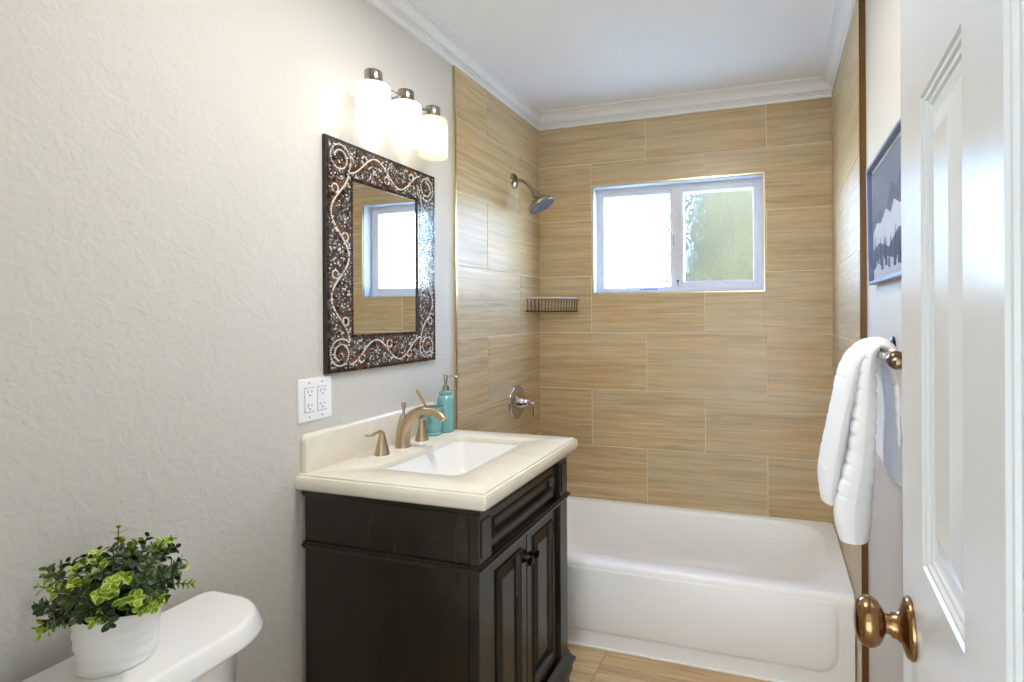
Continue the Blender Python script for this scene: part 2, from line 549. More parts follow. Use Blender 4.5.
# metal edge strips of the tile fields and of the window opening
bm = BM(); box(bm, XL - 0.001, 0.0012, YT - 0.003, YT, 0.0, 2.372, 0.0006, 1); box(bm, -0.001, 0.0012, YT - 0.003, YT + 0.006, 0, 2.372)
struct('trim_4', bm, M_EDGE, 'brass coloured metal edge strip beside the shower wall tiles')
bm = BM(); box(bm, W - 0.0012, XR + 0.001, YTR - 0.003, YTR, 0.0, 2.372, 0.0006, 1); box(bm, W - 0.0012, W + 0.001, YTR - 0.003, YTR + 0.006, 0, 2.372)
struct('trim_5', bm, mat('bronze_edge_trim', (122, 90, 60), 0.35, 1.0), 'bronze coloured metal edge strip beside the towel wall tiles')
bm = BM()
e = 0.007
for (a0, a1, b0, b1) in ((WX0 - e, WX1 + e, WZ1, WZ1 + e), (WX0 - e, WX1 + e, WZ0 - e, WZ0), (WX0 - e, WX0, WZ0, WZ1), (WX1, WX1 + e, WZ0, WZ1)):
    box(bm, a0, a1, D - 0.0015, D + 0.01, b0, b1)
struct('trim_6', bm, M_EDGE, 'brass coloured metal edge strip framing the window opening')
# reveal lining of the window
RD = 0.075
M_REV = mat('reveal_lining', (196, 196, 200), 0.3)
bm = BM()
box(bm, WX0 - 0.002, WX0 + 0.002, D + 0.008, D + 0.16, WZ0, WZ1)
box(bm, WX1 - 0.002, WX1 + 0.002, D + 0.008, D + 0.16, WZ0, WZ1)
box(bm, WX0, WX1, D + 0.008, D + 0.16, WZ1 - 0.002, WZ1 + 0.002)
box(bm, WX0, WX1, D + 0.008, D + 0.16, WZ0 - 0.002, WZ0 + 0.002)
struct('trim_7', bm, M_REV, 'grey lining of the window recess')

# ------------------------------------------------------------------ window_1
win = tag(thing('window_1', 'white vinyl slider window with two frosted panes above the tub', None, (0.761, D + 0.10, WZ0)), kind='structure')
fy0, fy1 = D + RD, D + 0.15
bm = BM()
X0, X1, Z0, Z1 = WX0 + 0.002, WX1 - 0.002, WZ0 + 0.002, WZ1 - 0.002
box(bm, X0, X0 + 0.022, fy0, fy1, Z0, Z1, 0.002)
box(bm, X1 - 0.022, X1, fy0, fy1, Z0, Z1, 0.002)
box(bm, X0 + 0.022, X1 - 0.022, fy0, fy1, Z1 - 0.022, Z1, 0.002)
box(bm, X0 + 0.022, X1 - 0.022, fy0, fy1, Z0, Z0 + 0.018, 0.002)
recalc(bm); obj('window_frame', bm, M_VINYL, win)
def sash(x0, x1, z0, z1, y0, y1, wl, wr, wt, wb, nm):
    bm = BM()
    box(bm, x0, x0 + wl, y0, y1, z0, z1, 0.003)
    box(bm, x1 - wr, x1, y0, y1, z0, z1, 0.003)
    box(bm, x0 + wl, x1 - wr, y0, y1, z1 - wt, z1, 0.003)
    box(bm, x0 + wl, x1 - wr, y0, y1, z0, z0 + wb, 0.003)
    recalc(bm); s = obj('sash', bm, M_VINYL, win)
    bm = BM(); ym = (y0 + y1) / 2 + 0.004
    box(bm, x0 + wl - 0.004, x1 - wr + 0.004, ym - 0.002, ym + 0.002, z0 + wb - 0.004, z1 - wt + 0.004)
    recalc(bm); p = obj('pane', bm, M_FROST, s)
    return s
# left sash slides inside, right one is fixed in a wide frame
sash(X0 + 0.022, 0.752, Z0 + 0.018, Z1 - 0.022, fy0 + 0.006, fy0 + 0.034, 0.016, 0.026, 0.022, 0.010, 'l')
sash(0.738, X1 - 0.016, Z0 + 0.010, Z1 - 0.014, fy0 + 0.002, fy0 + 0.060, 0.060, 0.034, 0.030, 0.045, 'r')
bm = BM()
box(bm, 0.7415, 0.7495, fy0 - 0.004, fy0 + 0.008, 1.70, 1.755, 0.002)
box(bm, 0.7475, 0.7535, fy0 - 0.006, fy0 + 0.004, 1.675, 1.71, 0.002)
recalc(bm); obj('latch', bm, mat('latch_grey', (168, 170, 176), 0.4), win)
bm = BM()
lathe(bm, [(0.006, 0), (0.006, 0.008), (0.003, 0.009)], (0.768, fy0 + 0.002, 1.508), (0, -1, 0), 14)
box(bm, 0.7665, 0.7695, fy0 - 0.005, fy0 + 0.002, 1.482, 1.508)
recalc(bm); obj('lock_pin', bm, mat('dark_screw', (70, 66, 62), 0.4, 0.8), win)
bm = BM(); box(bm, 0.56, 0.66, fy0 - 0.002, fy0 + 0.008, Z0 + 0.012, Z0 + 0.022, 0.002)
recalc(bm); obj('pull_lip', bm, mat('pull_grey', (150, 158, 182), 0.3, 0.5), win)

# ------------------------------------------------------------------ outside the window
bm = BM(); box(bm, -6, 8, D + 0.2, 14, -0.4, -0.3)
struct('ground', bm, colour_noise(mat('yard_ground', (150, 146, 120), 0.9), (130, 128, 96), (176, 168, 140), 2.0))
def shrub(cx, cy, rx, ry, h):
    bm = BM()
    bmesh.ops.create_icosphere(bm, subdivisions=5, radius=1.0)
    rnd = random.Random(5)
    from mathutils import noise
    for v in bm.verts:
        n = noise.noise(v.co * 2.3) * 0.22 + noise.noise(v.co * 7.0) * 0.12 + noise.noise(v.co * 18) * 0.06
        v.co *= 1 + n
        v.co = Vector((v.co.x * rx + cx, v.co.y * ry + cy, (v.co.z + 1) * h / 2 - 0.3))
    o = obj('shrub', bm, noise_bump(colour_noise(mat('shrub_leaf', (46, 40, 22), 0.9, spec=0.05), (34, 31, 18), (48, 43, 25), 9), 40, 0.6, 0.02), None, True, 80)
    rebase(o, (cx, cy, -0.3))
    return tag(o, 'pale green shrub seen blurred through the right frosted pane', 'shrub')
shrub(1.00, 5.4, 1.05, 0.8, 5.0)

# ------------------------------------------------------------------ bathtub
def bathtub():
    bm = BM()
    x0, x1, y0, y1 = 0.003, W - 0.003, 2.075, D - 0.003
    zr = 0.342
    n = 8
    def L(z, i, r, dy=0.0, zb=None):
        lp = rrect(x0 + i[0], x1 - i[1], y0 + i[2], y1 - i[3], r, z, n)
        if zb is not None:
            for p in lp:
                t = (p.y - y0) / (y1 - y0)
                p.z = z + (zb - z) * max(0, min(1, t))
        return lp
    loops = [
        L(0.0, (0, 0, 0.004, 0), 0.004),
        L(zr - 0.034, (0, 0, 0.0, 0), 0.004, zb=zr - 0.034),
        L(zr - 0.016, (0, 0, 0.003, 0), 0.006, zb=zr - 0.030),
        L(zr - 0.005, (0, 0, 0.010, 0), 0.010, zb=zr - 0.022),
        L(zr, (0, 0, 0.022, 0), 0.012, zb=zr - 0.016),
        L(zr - 0.002, (0.075, 0.055, 0.080, 0.030), [0.16, 0.09, 0.09, 0.16], zb=zr - 0.018),
        L(zr - 0.008, (0.083, 0.063, 0.090, 0.037), [0.16, 0.09, 0.09, 0.16], zb=zr - 0.024),
        L(zr - 0.030, (0.093, 0.078, 0.100, 0.046), [0.16, 0.09, 0.09, 0.16], zb=zr - 0.044),
        L(0.20, (0.115, 0.150, 0.112, 0.062), [0.18, 0.10, 0.10, 0.18]),
        L(0.11, (0.135, 0.235, 0.128, 0.082), [0.19, 0.11, 0.11, 0.19]),
        L(0.075, (0.165, 0.285, 0.150, 0.105), [0.17, 0.10, 0.10, 0.17]),
        L(0.058, (0.215, 0.345, 0.190, 0.150), [0.14, 0.08, 0.08, 0.14]),
    ]
    V = loft(bm, loops, True, True, True)
    recalc(bm)
    return bm
tub = thing('bathtub', 'white alcove bathtub along the window wall', 'bathtub', (W / 2, 2.45, 0))
obj('tub_shell', bathtub(), M_TUB, tub, True, 50)
# pressed panel of the apron: a shallow raised border left and below, built as a thin rounded slab
def apron_panel():
    bm = BM()
    a0, a1, b0, b1 = 0.06, W - 0.055, 0.062, 0.316
    def loop(i, y, r):
        lp = rrect(a0 + i, a1 - i, b0 + i, b1 - i * 0.2, [0.03 - 0, 0.03, 0.05, 0.07], 0, 8)
        return [Vector((p.x, y, p.y)) for p in lp]
    loft(bm, [loop(0, 2.0785, 0), loop(0.004, 2.0745, 0), loop(0.016, 2.0715, 0)], True, True, True)
    recalc(bm); return bm
obj('apron_panel', apron_panel(), M_TUB, tub, True, 50)
bm = BM(); box(bm, 0.003, W - 0.003, 2.069, 2.080, 0.0, 0.006, 0.002)
recalc(bm); obj('caulk_line', bm, mat('caulk', (238, 236, 230), 0.5), tub)
bm = BM(); lathe(bm, [(0.03, 0), (0.03, 0.004), (0.022, 0.007), (0.0, 0.007)], (0.30, 2.46, 0.0585), (0, 0, 1), 24)
recalc(bm); obj('drain', bm, M_CHROME, tub, True)

# ------------------------------------------------------------------ vanity cabinet
VX, VY0, VY1 = 0.555, 1.207, 1.815      # post front plane, near side, far side
VB, VT = 0.005, 0.845
DFX = 0.527                              # door plane
van = thing('vanity_cabinet', 'dark stained two door vanity cabinet under the cream sink top', 'cabinet', (0.27, 1.51, 0))
def molding_strip(bm, prof, x0, x1, y0, y1):
    """profile (out, z) swept around near side, front and far side of a box with mitres"""
    loops = []
    for o_, z in prof:
        loops.append([Vector((x0, y0 - o_, z)), Vector((x1 + o_, y0 - o_, z)), Vector((x1 + o_, y1 + o_, z)), Vector((x0, y1 + o_, z))])
    loft(bm, loops, True, False, False, ring=True)
bm = BM()
PW, PD = 0.066, 0.028                    # corner post width and depth
box(bm, VB, VX - PD - 0.003, VY0 + 0.003, VY0 + 0.022, 0.10, VT)             # near side panel
box(bm, VB, VX - PD - 0.003, VY1 - 0.022, VY1 - 0.003, 0.10, VT)             # far side panel
box(bm, VB, VB + 0.012, VY0 + 0.022, VY1 - 0.022, 0.10, VT)                  # back
box(bm, VB, DFX - 0.02, VY0 + 0.022, VY1 - 0.022, 0.10, 0.118)               # bottom
box(bm, DFX - 0.022, DFX - 0.004, VY0 + PW - 0.004, VY1 - PW + 0.004, 0.10, VT)   # face frame behind the doors
box(bm, VX - PD - 0.02, VX - PD + 0.006, VY0 + 0.012, VY0 + 0.024, 0.10, VT); box(bm, VX - PD - 0.02, VX - PD + 0.006, VY1 - 0.024, VY1 - 0.012, 0.10, VT)
recalc(bm); obj('body', bm, M_WOOD, van)
for yy, s in ((VY0, 1), (VY1 - PW, -1)):
    bm = BM()
    box(bm, VX - PD, VX, yy, yy + PW, 0.0, VT, 0.0025)
    # sunk field on the upper block, a groove on the side face
    box(bm, VX - 0.001, VX + 0.004, yy + 0.010, yy + PW - 0.010, 0.718, 0.814, 0.002)
    recalc(bm); obj('corner_post', bm, M_WOOD, van)
bm = BM()
prof = [(0.0, 0.683), (0.004, 0.684), (0.005, 0.688), (0.009, 0.690), (0.0105, 0.694), (0.009, 0.698), (0.005, 0.699), (0.004, 0.703), (0.0, 0.704), (-0.006, 0.704), (-0.006, 0.683)]
molding_strip(bm, prof, VB, VX, VY0, VY1)
recalc(bm); obj('waist_molding', bm, M_WOOD, van, True, 30)
bm = BM()
prof = [(0.0, 0.828), (0.004, 0.830), (0.006, 0.834), (0.010, 0.837), (0.011, 0.8455), (-0.006, 0.8455), (-0.006, 0.828)]
molding_strip(bm, prof, VB, VX, VY0, VY1)
recalc(bm); obj('cornice_molding', bm, M_WOOD, van, True, 30)
bm = BM()
prof = [(0.0, 0.146), (0.003, 0.142), (0.006, 0.130), (0.013, 0.118), (0.021, 0.111), (0.023, 0.103), (0.018, 0.097), (0.012, 0.093), (0.010, 0.078), (-0.006, 0.078), (-0.006, 0.146)]
molding_strip(bm, prof, VB, VX, VY0, VY1)
recalc(bm); obj('base_molding', bm, M_WOOD, van, True, 30)
# bracket feet
for yy, s in ((VY0, 1), (VY1, -1)):
    bm = BM()
    zs = [0.082, 0.072, 0.058, 0.042, 0.024, 0.010, 0.0]
    outs = [0.012, 0.013, 0.009, 0.004, 0.003, 0.006, 0.008]
    lens = [0.15, 0.14, 0.115, 0.090, 0.075, 0.068, 0.066]
    loops = []
    for z, o_, ln in zip(zs, outs, lens):
        ya, yb = yy - s * o_, yy + s * ln
        loops.append([Vector((VX - ln, ya, z)), Vector((VX + o_, ya, z)), Vector((VX + o_, yb, z)), Vector((VX - 0.03, yb, z)), Vector((VX - 0.03, yy + s * 0.03, z)), Vector((VX - ln, yy + s * 0.03, z))])
    loft(bm, loops, True, True, True)
    recalc(bm); obj('bracket_foot', bm, M_WOOD, van, True, 30)
    bm = BM(); box(bm, VB, VB + 0.06, min(yy, yy + s * 0.03), max(yy, yy + s * 0.03), 0, 0.1)
    recalc(bm); obj('back_foot', bm, M_WOOD, van)
def panel_front(name, y0, y1, z0, z1, rail, raised, m, parent):
    """frame-and-panel leaf facing +x"""
    bm = BM()
    x0, x1 = DFX - 0.004, DFX + 0.014
    def loop(i, x): return [Vector((x, y0 + i, z0 + i)), Vector((x, y1 - i, z0 + i)), Vector((x, y1 - i, z1 - i)), Vector((x, y0 + i, z1 - i))]
    lp = [loop(0, x0), loop(0, x1 - 0.003), loop(0.003, x1), loop(rail - 0.006, x1), loop(rail - 0.005, x1 + 0.004), loop(rail - 0.001, x1 + 0.006), loop(rail + 0.003, x1 + 0.003), loop(rail + 0.006, x1 - 0.004), loop(rail + 0.008, x1 - 0.010)]
    if raised: lp += [loop(rail + 0.012, x1 - 0.010), loop(rail + 0.034, x1 - 0.003), loop(rail + 0.037, x1 - 0.001)]
    else: lp += [loop(rail + 0.02, x1 - 0.010)]
    loft(bm, lp, True, True, True)
    recalc(bm); return obj(name, bm, m, parent)
IY0, IY1 = VY0 + PW + 0.002, VY1 - PW - 0.002
YM = (IY0 + IY1) / 2
panel_front('drawer_front', IY0, IY1, 0.712, 0.816, 0.030, False, M_WOOD, van)
for (a, b, ky) in ((IY0, YM - 0.0012, YM - 0.024), (YM + 0.0012, IY1, YM + 0.024)):
    d = panel_front('door', a, b, 0.150, 0.684, 0.046, True, M_WOOD, van)
    bm = BM()
    lathe(bm, [(0.009, 0), (0.008, 0.003), (0.0045, 0.006), (0.0045, 0.013), (0.010, 0.018), (0.0145, 0.022), (0.015, 0.026), (0.011, 0.030), (0.0, 0.032)], (DFX + 0.0135, ky, 0.598), (1, 0, 0), 20)
    recalc(bm); obj('knob', bm, M_BLACK, d, True)
for z0, z1 in ((0.138, 0.148), (0.686, 0.710), (0.8175, 0.843)):
    bm = BM(); box(bm, DFX - 0.006, DFX + 0.011, IY0, IY1, z0, z1, 0.001)
    recalc(bm); obj('rail', bm, M_WOOD, van)

# ------------------------------------------------------------------ countertop with backsplash, sink
CX0, CX1, CY0, CY1, CZ = XL + 0.001, 0.584, 1.190, 1.855, 0.890
HX0, HX1, HY0, HY1 = 0.150, 0.430, 1.315, 1.750
top = thing('countertop', 'cream stone vanity top with sink cutout and stepped edge', 'countertop', (0.28, 1.51, 0.8457))
def counter():
    bm = BM()
    zb = 0.8457
    def O(i, z, r=0.006): return rrect(CX0, CX1 - i, CY0 + i, CY1 - i, [r, 0.0005, 0.0005, r], z)
    def I(i, z, r=0.035): return rrect(HX0 + i, HX1 - i, HY0 + i, HY1 - i, r, z)
    loops = [O(0.045, zb), O(0.045, CZ - 0.018), I(0, CZ - 0.018), I(0, CZ - 0.006), I(-0.0015, CZ - 0.002), I(-0.005, CZ), O(0.0120, CZ), O(0.0110, CZ - 0.0008), O(0.0105, CZ - 0.0050), O(0.0080, CZ - 0.0050), O(0.004, CZ - 0.0060),
             O(0.001, CZ - 0.013), O(0.0, CZ - 0.024), O(0.0015, CZ - 0.035), O(0.006, zb + 0.002), O(0.010, zb)]
    loft(bm, loops, True, False, False, ring=True)
    recalc(bm); return bm
obj('slab', counter(), M_STONE, top, True, 38)
bm = BM()
def bs_loop(x, i):
    y0, y1, z0, z1 = CY0 + 0.020 + i, CY1 - 0.022 - i, CZ + 0.0002, CZ + 0.107 - i
    pts = [Vector((x, y1, z0)), Vector((x, y1, z1 - 0.022))]
    for k in range(1, 7): a = k / 6 * PI / 2; pts.append(Vector((x, y1 - 0.022 + 0.022 * math.cos(a), z1 - 0.022 + 0.022 * math.sin(a))))
    for k in range(0, 7): a = PI / 2 + k / 6 * PI / 2; pts.append(Vector((x, y0 + 0.022 + 0.022 * math.cos(a), z1 - 0.022 + 0.022 * math.sin(a))))
    pts.append(Vector((x, y0, z0)))
    return pts
loft(bm, [bs_loop(CX0, 0), bs_loop(CX0 + 0.014, 0), bs_loop(CX0 + 0.018, 0.0015), bs_loop(CX0 + 0.020, 0.005), bs_loop(CX0 + 0.021, 0.008), bs_loop(CX0 + 0.021, 0.010)], True, True, True)
recalc(bm); obj('backsplash', bm, M_STONE, top, True, 35)

sink = thing('sink', 'white rectangular undermount sink sunk in the cream vanity top', 'sink', (0.29, 1.53, 0.70))
bm = BM()
def SK(i, z, r, sx=0.0): return rrect(HX0 - 0.002 + i, HX1 + 0.002 - i - sx, HY0 - 0.002 + i, HY1 + 0.002 - i, r, z)
zt = CZ - 0.0183
lp = [SK(-0.012, zt, 0.042), SK(0.0, zt, 0.038), SK(0.004, zt - 0.012, 0.036), SK(0.014, zt - 0.05, 0.036), SK(0.026, zt - 0.09, 0.04), SK(0.042, zt - 0.112, 0.045), SK(0.075, zt - 0.124, 0.04), SK(0.11, zt - 0.128, 0.02)]
outer = [SK(0.10, zt - 0.140, 0.03), SK(0.035, zt - 0.128, 0.045), SK(0.012, zt - 0.09, 0.04), SK(-0.006, zt - 0.02, 0.042), SK(-0.012, zt - 0.008, 0.042)]
loft(bm, outer + lp, True, True, True)
recalc(bm); obj('basin', bm, M_PORC, sink, True, 50)
bm = BM(); lathe(bm, [(0.022, 0), (0.022, 0.003), (0.016, 0.005), (0.0, 0.004)], (0.29, 1.53, zt - 0.128), (0, 0, 1), 24)
recalc(bm); obj('drain', bm, M_NICKEL, sink, True)

# ------------------------------------------------------------------ faucet
FX = 0.070
fa = thing('faucet', 'brushed nickel widespread faucet with two lever handles behind the sink', 'faucet', (FX, 1.549, CZ))
bm = BM()
P = smooth_path([(FX, 1.549, CZ), (FX + 0.002, 1.549, CZ + 0.03), (FX + 0.010, 1.549, CZ + 0.065), (FX + 0.030, 1.549, CZ + 0.100), (FX + 0.065, 1.549, CZ + 0.122), (FX + 0.105, 1.549, CZ + 0.126), (FX + 0.140, 1.549, CZ + 0.116), (FX + 0.158, 1.549, CZ + 0.100)], 5)
nP = len(P)
rs, fl = [], []
for i in range(nP):
    t = i / (nP - 1)
    rs.append(0.0245 - 0.010 * min(1, t * 1.5) - 0.002 * t + (0.0012 if t > 0.9 else 0))
    fl.append((1.0, 1.0))
tube(bm, P, rs, 20, flat=fl)
lathe(bm, [(0.0255, 0), (0.0255, 0.004), (0.0235, 0.007)], (FX, 1.549, CZ), (0, 0, 1), 28)
# the raised ridge behind the arc that carries the lift rod
tube(bm, smooth_path([(FX - 0.006, 1.549, CZ + 0.01), (FX - 0.006, 1.549, CZ + 0.05), (FX - 0.002, 1.549, CZ + 0.085), (FX + 0.004, 1.549, CZ + 0.108)], 4), [0.020 - 0.010 * k / 12 for k in range(13)], 16)
recalc(bm); obj('spout', bm, M_NICKEL, fa, True, 50)
bm = BM(); lathe(bm, [(0.004, 0.0), (0.004, 0.018), (0.0045, 0.026), (0.0075, 0.042), (0.0080, 0.048), (0.0065, 0.051), (0, 0.0515)], (FX + 0.003, 1.549, CZ + 0.098), (0, 0, 1), 16)
recalc(bm); obj('lift_rod', bm, M_NICKELD, fa, True)
for hy, s in ((1.446, -1), (1.652, 1)):
    bm = BM()
    lathe(bm, [(0.0235, 0), (0.0235, 0.005), (0.0215, 0.008), (0.018, 0.025), (0.0125, 0.050), (0.0095, 0.064), (0.0085, 0.070)], (FX, hy, CZ), (0, 0, 1), 24)
    PL = smooth_path([(FX, hy - s * 0.002, CZ + 0.066), (FX, hy + s * 0.006, CZ + 0.0735), (FX, hy + s * 0.022, CZ + 0.074), (FX, hy + s * 0.046, CZ + 0.070), (FX + 0.001, hy + s * 0.068, CZ + 0.074)], 5)
    m_ = len(PL)
    tube(bm, PL, [0.0090 + 0.0 * k for k in range(m_)], 14, flat=[(1.0 - 0.05 * (k / m_), 1.0 - 0.62 * min(1, 2.2 * k / m_)) if True else 0 for k in range(m_)])
    recalc(bm); obj('handle', bm, M_NICKEL, fa, True, 50)

# ------------------------------------------------------------------ tumbler, toothbrush, soap dispenser
TX, TY = 0.052, 1.742
bm = BM()
zc = CZ + 0.0004
pr_out = [(0.030, 0), (0.0335, 0.002), (0.0345, 0.006), (0.033, 0.010), (0.030, 0.012), (0.0325, 0.018), (0.0355, 0.030), (0.0368, 0.050), (0.0370, 0.075), (0.0366, 0.090), (0.0376, 0.094), (0.0378, 0.100), (0.0368, 0.1035)]
pr_in = [(0.0340, 0.1035), (0.0330, 0.095), (0.0328, 0.05), (0.0300, 0.022), (0.0, 0.018)]
lathe(bm, pr_out + pr_in, (TX, TY, zc), (0, 0, 1), 32)
recalc(bm); t_ = obj('tumbler', bm, M_TEAL, None, True, 50); rebase(t_, (TX, TY, zc)); tag(t_, 'teal ceramic tumbler on vanity top holding a wooden brush', 'tumbler')
bm = BM()
A, B = Vector((TX + 0.012, TY + 0.018, zc + 0.0215)), Vector((0.033, 1.676, 1.062))
tube(bm, [A, A.lerp(B, 0.3), A.lerp(B, 0.6), A.lerp(B, 0.88), A.lerp(B, 0.97), B], [0.003, 0.0042, 0.0042, 0.005, 0.006, 0.004], 10)
recalc(bm)
tb = obj('toothbrush', bm, M_WOODB, None, True, 50); rebase(tb, A); tag(tb, 'thin wooden handled toothbrush leaning in the teal tumbler', 'toothbrush')

SX, SY = 0.068, 1.803
sd = thing('soap_dispenser', 'teal ceramic soap dispenser with metal pump beside the tumbler', 'soap dispenser', (SX, SY, zc))
bm = BM()
lathe(bm, [(0.028, 0), (0.031, 0.002), (0.0315, 0.01), (0.0312, 0.060), (0.0318, 0.100), (0.0316, 0.118), (0.0300, 0.127), (0.0255, 0.134), (0.0225, 0.138), (0.0222, 0.141), (0.0248, 0.145), (0.0250, 0.151), (0.0225, 0.155), (0.013, 0.156), (0, 0.156)], (SX, SY, zc), (0, 0, 1), 32)
recalc(bm); obj('bottle', bm, M_TEAL, sd, True, 50)
bm = BM()
lathe(bm, [(0.0125, 0.155), (0.0125, 0.170), (0.010, 0.172), (0.0055, 0.174), (0.0060, 0.188), (0.0078, 0.200), (0.0078, 0.214), (0.006, 0.217), (0, 0.2175)], (SX, SY, zc), (0, 0, 1), 20)
tube(bm, [(SX, SY, zc + 0.207), (SX + 0.022, SY + 0.010, zc + 0.209), (SX + 0.040, SY + 0.018, zc + 0.207), (SX + 0.045, SY + 0.020, zc + 0.202)], [0.0036, 0.0032, 0.0028, 0.0025], 10)
recalc(bm); obj('pump', bm, M_NICKELD, sd, True, 50)

# ------------------------------------------------------------------ mirror with mosaic frame
MY0, MY1, MZ0, MZ1 = 1.293, 1.835, 1.158, 1.868
IY_0, IY_1, IZ_0, IZ_1 = 1.402, 1.726, 1.272, 1.765
mr = thing('mirror', 'rectangular wall mirror in a brown and white mosaic scroll frame', 'mirror', (XL, (MY0 + MY1) / 2, MZ0))
MXB = XL + 0.0005
MXF = 0.002
bm = BM()
box(bm, MXB, -0.003, IY_0 - 0.004, IY_1 + 0.004, IZ_0 - 0.004, IZ_1 + 0.004)
recalc(bm); obj('mirror_glass', bm, M_MIRROR, mr)
bm = BM()
def fl_(i, x, o): 
    if o: return [Vector((x, MY0 + i, MZ0 + i)), Vector((x, MY1 - i, MZ0 + i)), Vector((x, MY1 - i, MZ1 - i)), Vector((x, MY0 + i, MZ1 - i))]
    return [Vector((x, IY_0 - i, IZ_0 - i)), Vector((x, IY_1 + i, IZ_0 - i)), Vector((x, IY_1 + i, IZ_1 + i)), Vector((x, IY_0 - i, IZ_1 + i))]
loft(bm, [fl_(0, MXB, 0), fl_(0, MXB, 1), fl_(0, MXF - 0.002, 1), fl_(0.002, MXF, 1), fl_(0.001, MXF, 0), fl_(0, MXF - 0.001, 0)], True, False, False, ring=True)
recalc(bm)
fr = obj('mosaic_frame', bm, mat('dark_grout', (38, 28, 24), 0.6), mr)
# tesserae: scroll curves, wedge bands, border dashes and small white filler
def mosaic():
    bm = BM()
    rnd = random.Random(3)
    Wf, Hf = MY1 - MY0, MZ1 - MZ0
    bw, bh = IY_0 - MY0, IZ_0 - MZ0
    cells = {}
    G = 0.012
    def hit(u, v, r):
        a, b = int(u / G), int(v / G)
        for i in (a - 1, a, a + 1):
            for j in (b - 1, b, b + 1):
                for (uu, vv, rr) in cells.get((i, j), ()):
                    if (u - uu) ** 2 + (v - vv) ** 2 < (r + rr) ** 2: return True
        return False
    def inframe(u, v, m=0.0):
        if u < m or v < m or u > Wf - m or v > Hf - m: return False
        if (bw - m) < u < (Wf - bw + m) and (bh - m) < v < (Hf - bh + m): return False
        return True
    def tile(u, v, ang, a, b, mi, k=0.92, force=False, n=4, m=0.001):
        r = 0.5 * min(a, b) * k
        if not inframe(u, v, m + 0.4 * min(a, b)): return False
        if not force and hit(u, v, r): return False
        cells.setdefault((int(u / G), int(v / G)), []).append((u, v, 0.5 * (a + b) / 2 * 0.95))
        ca, sa = math.cos(ang), math.sin(ang)
        h = rnd.uniform(0.0012, 0.0018)
        base, topv = [], []
        for (p, q) in ((-1, -1), (1, -1), (1, 1), (-1, 1)):
            x = p * a / 2 * rnd.uniform(0.88, 1.0); y = q * b / 2 * rnd.uniform(0.88, 1.0)
            uu, vv = u + x * ca - y * sa, v + x * sa + y * ca
            base.append(bm.verts.new((MXF - 0.0005, MY0 + uu, MZ0 + vv)))
            topv.append(bm.verts.new((MXF + h, MY0 + u + (uu - u) * 0.93, MZ0 + v + (vv - v) * 0.93)))
        fs = [bm.faces.new(topv)] + [bm.faces.new((base[i], base[(i + 1) % 4], topv[(i + 1) % 4], topv[i])) for i in range(4)]
        for f in fs: f.material_index = mi
        return True
    BR = lambda: rnd.choice((0, 0, 1, 1, 2))
    # border dashes: outer and inner rectangle
    def dash(p0, p1, step, w):
        L = math.hypot(p1[0] - p0[0], p1[1] - p0[1]); n = max(1, int(L / step))
        ang = math.atan2(p1[1] - p0[1], p1[0] - p0[0])
        for k in range(n):
            t = (k + 0.5) / n
            tile(p0[0] + (p1[0] - p0[0]) * t, p0[1] + (p1[1] - p0[1]) * t, ang, L / n * 0.90, w, rnd.choice((2, 2, 1, 3)), force=True, m=-0.01)
            cells.setdefault((int((p0[0] + (p1[0] - p0[0]) * t) / G), int((p0[1] + (p1[1] - p0[1]) * t) / G)), []).append((p0[0] + (p1[0] - p0[0]) * t, p0[1] + (p1[1] - p0[1]) * t, 0.006))
    o = 0.0055
    for p0, p1 in (((o, 0), (o, Hf)), ((Wf - o, 0), (Wf - o, Hf)), ((0.01, o), (Wf - 0.01, o)), ((0.01, Hf - o), (Wf - 0.01, Hf - o))): dash(p0, p1, 0.0135, 0.0085)
    q = 0.005
    for p0, p1 in (((bw - q, bh - 2 * q), (bw - q, Hf - bh + 2 * q)), ((Wf - bw + q, bh - 2 * q), (Wf - bw + q, Hf - bh + 2 * q)), ((bw, bh - q), (Wf - bw, bh - q)), ((bw, Hf - bh + q), (Wf - bw, Hf - bh + q))): dash(p0, p1, 0.011, 0.0075)
    # rows of white dots inside the borders
    def dots(pts, step, size, mi=4):
        acc = 0.0; last = pts[0]
        for p in pts[1:]:
            d = math.hypot(p[0] - last[0], p[1] - last[1]); acc += d
            if acc >= step:
                tile(p[0], p[1], math.atan2(p[1] - last[1], p[0] - last[0]), size, size, mi if rnd.random() < 0.85 else 5, 0.75); acc = 0
            last = p
    def band(pts, step, wdt):
        acc = 0.0; last = pts[0]
        for p in pts[1:]:
            d = math.hypot(p[0] - last[0], p[1] - last[1]); acc += d
            if acc >= step:
                tile(p[0], p[1], math.atan2(p[1] - last[1], p[0] - last[0]), step * 0.94, wdt, BR(), 0.8); acc = 0
            last = p
    # centre line of the frame as a rounded loop
    hw, hh = bw / 2, bh / 2
    def centre(s):
        L1, L2 = Wf - bw, Hf - bh
        Pm = 2 * (L1 + L2); s %= Pm
        if s < L1: return (hw + s, hh), 0
        s -= L1
        if s < L2: return (Wf - hw, hh + s), PI / 2
        s -= L2
        if s < L1: return (Wf - hw - s, Hf - hh), PI
        s -= L1
        return (hw, Hf - hh - s), -PI / 2
    L1, L2 = Wf - bw, Hf - bh
    corners = [(hw, hh, PI * 0.2), (Wf - hw, hh, PI * 0.7), (Wf - hw, Hf - hh, -PI * 0.7), (hw, Hf - hh, -PI * 0.25)]
    def spiral(cx, cy, a0, turns, r0, r1, sgn):
        return [(cx + (r0 + (r1 - r0) * k / 240) * math.cos(a0 + sgn * turns * 2 * PI * k / 240), cy + (r0 + (r1 - r0) * k / 240) * math.sin(a0 + sgn * turns * 2 * PI * k / 240)) for k in range(241)]
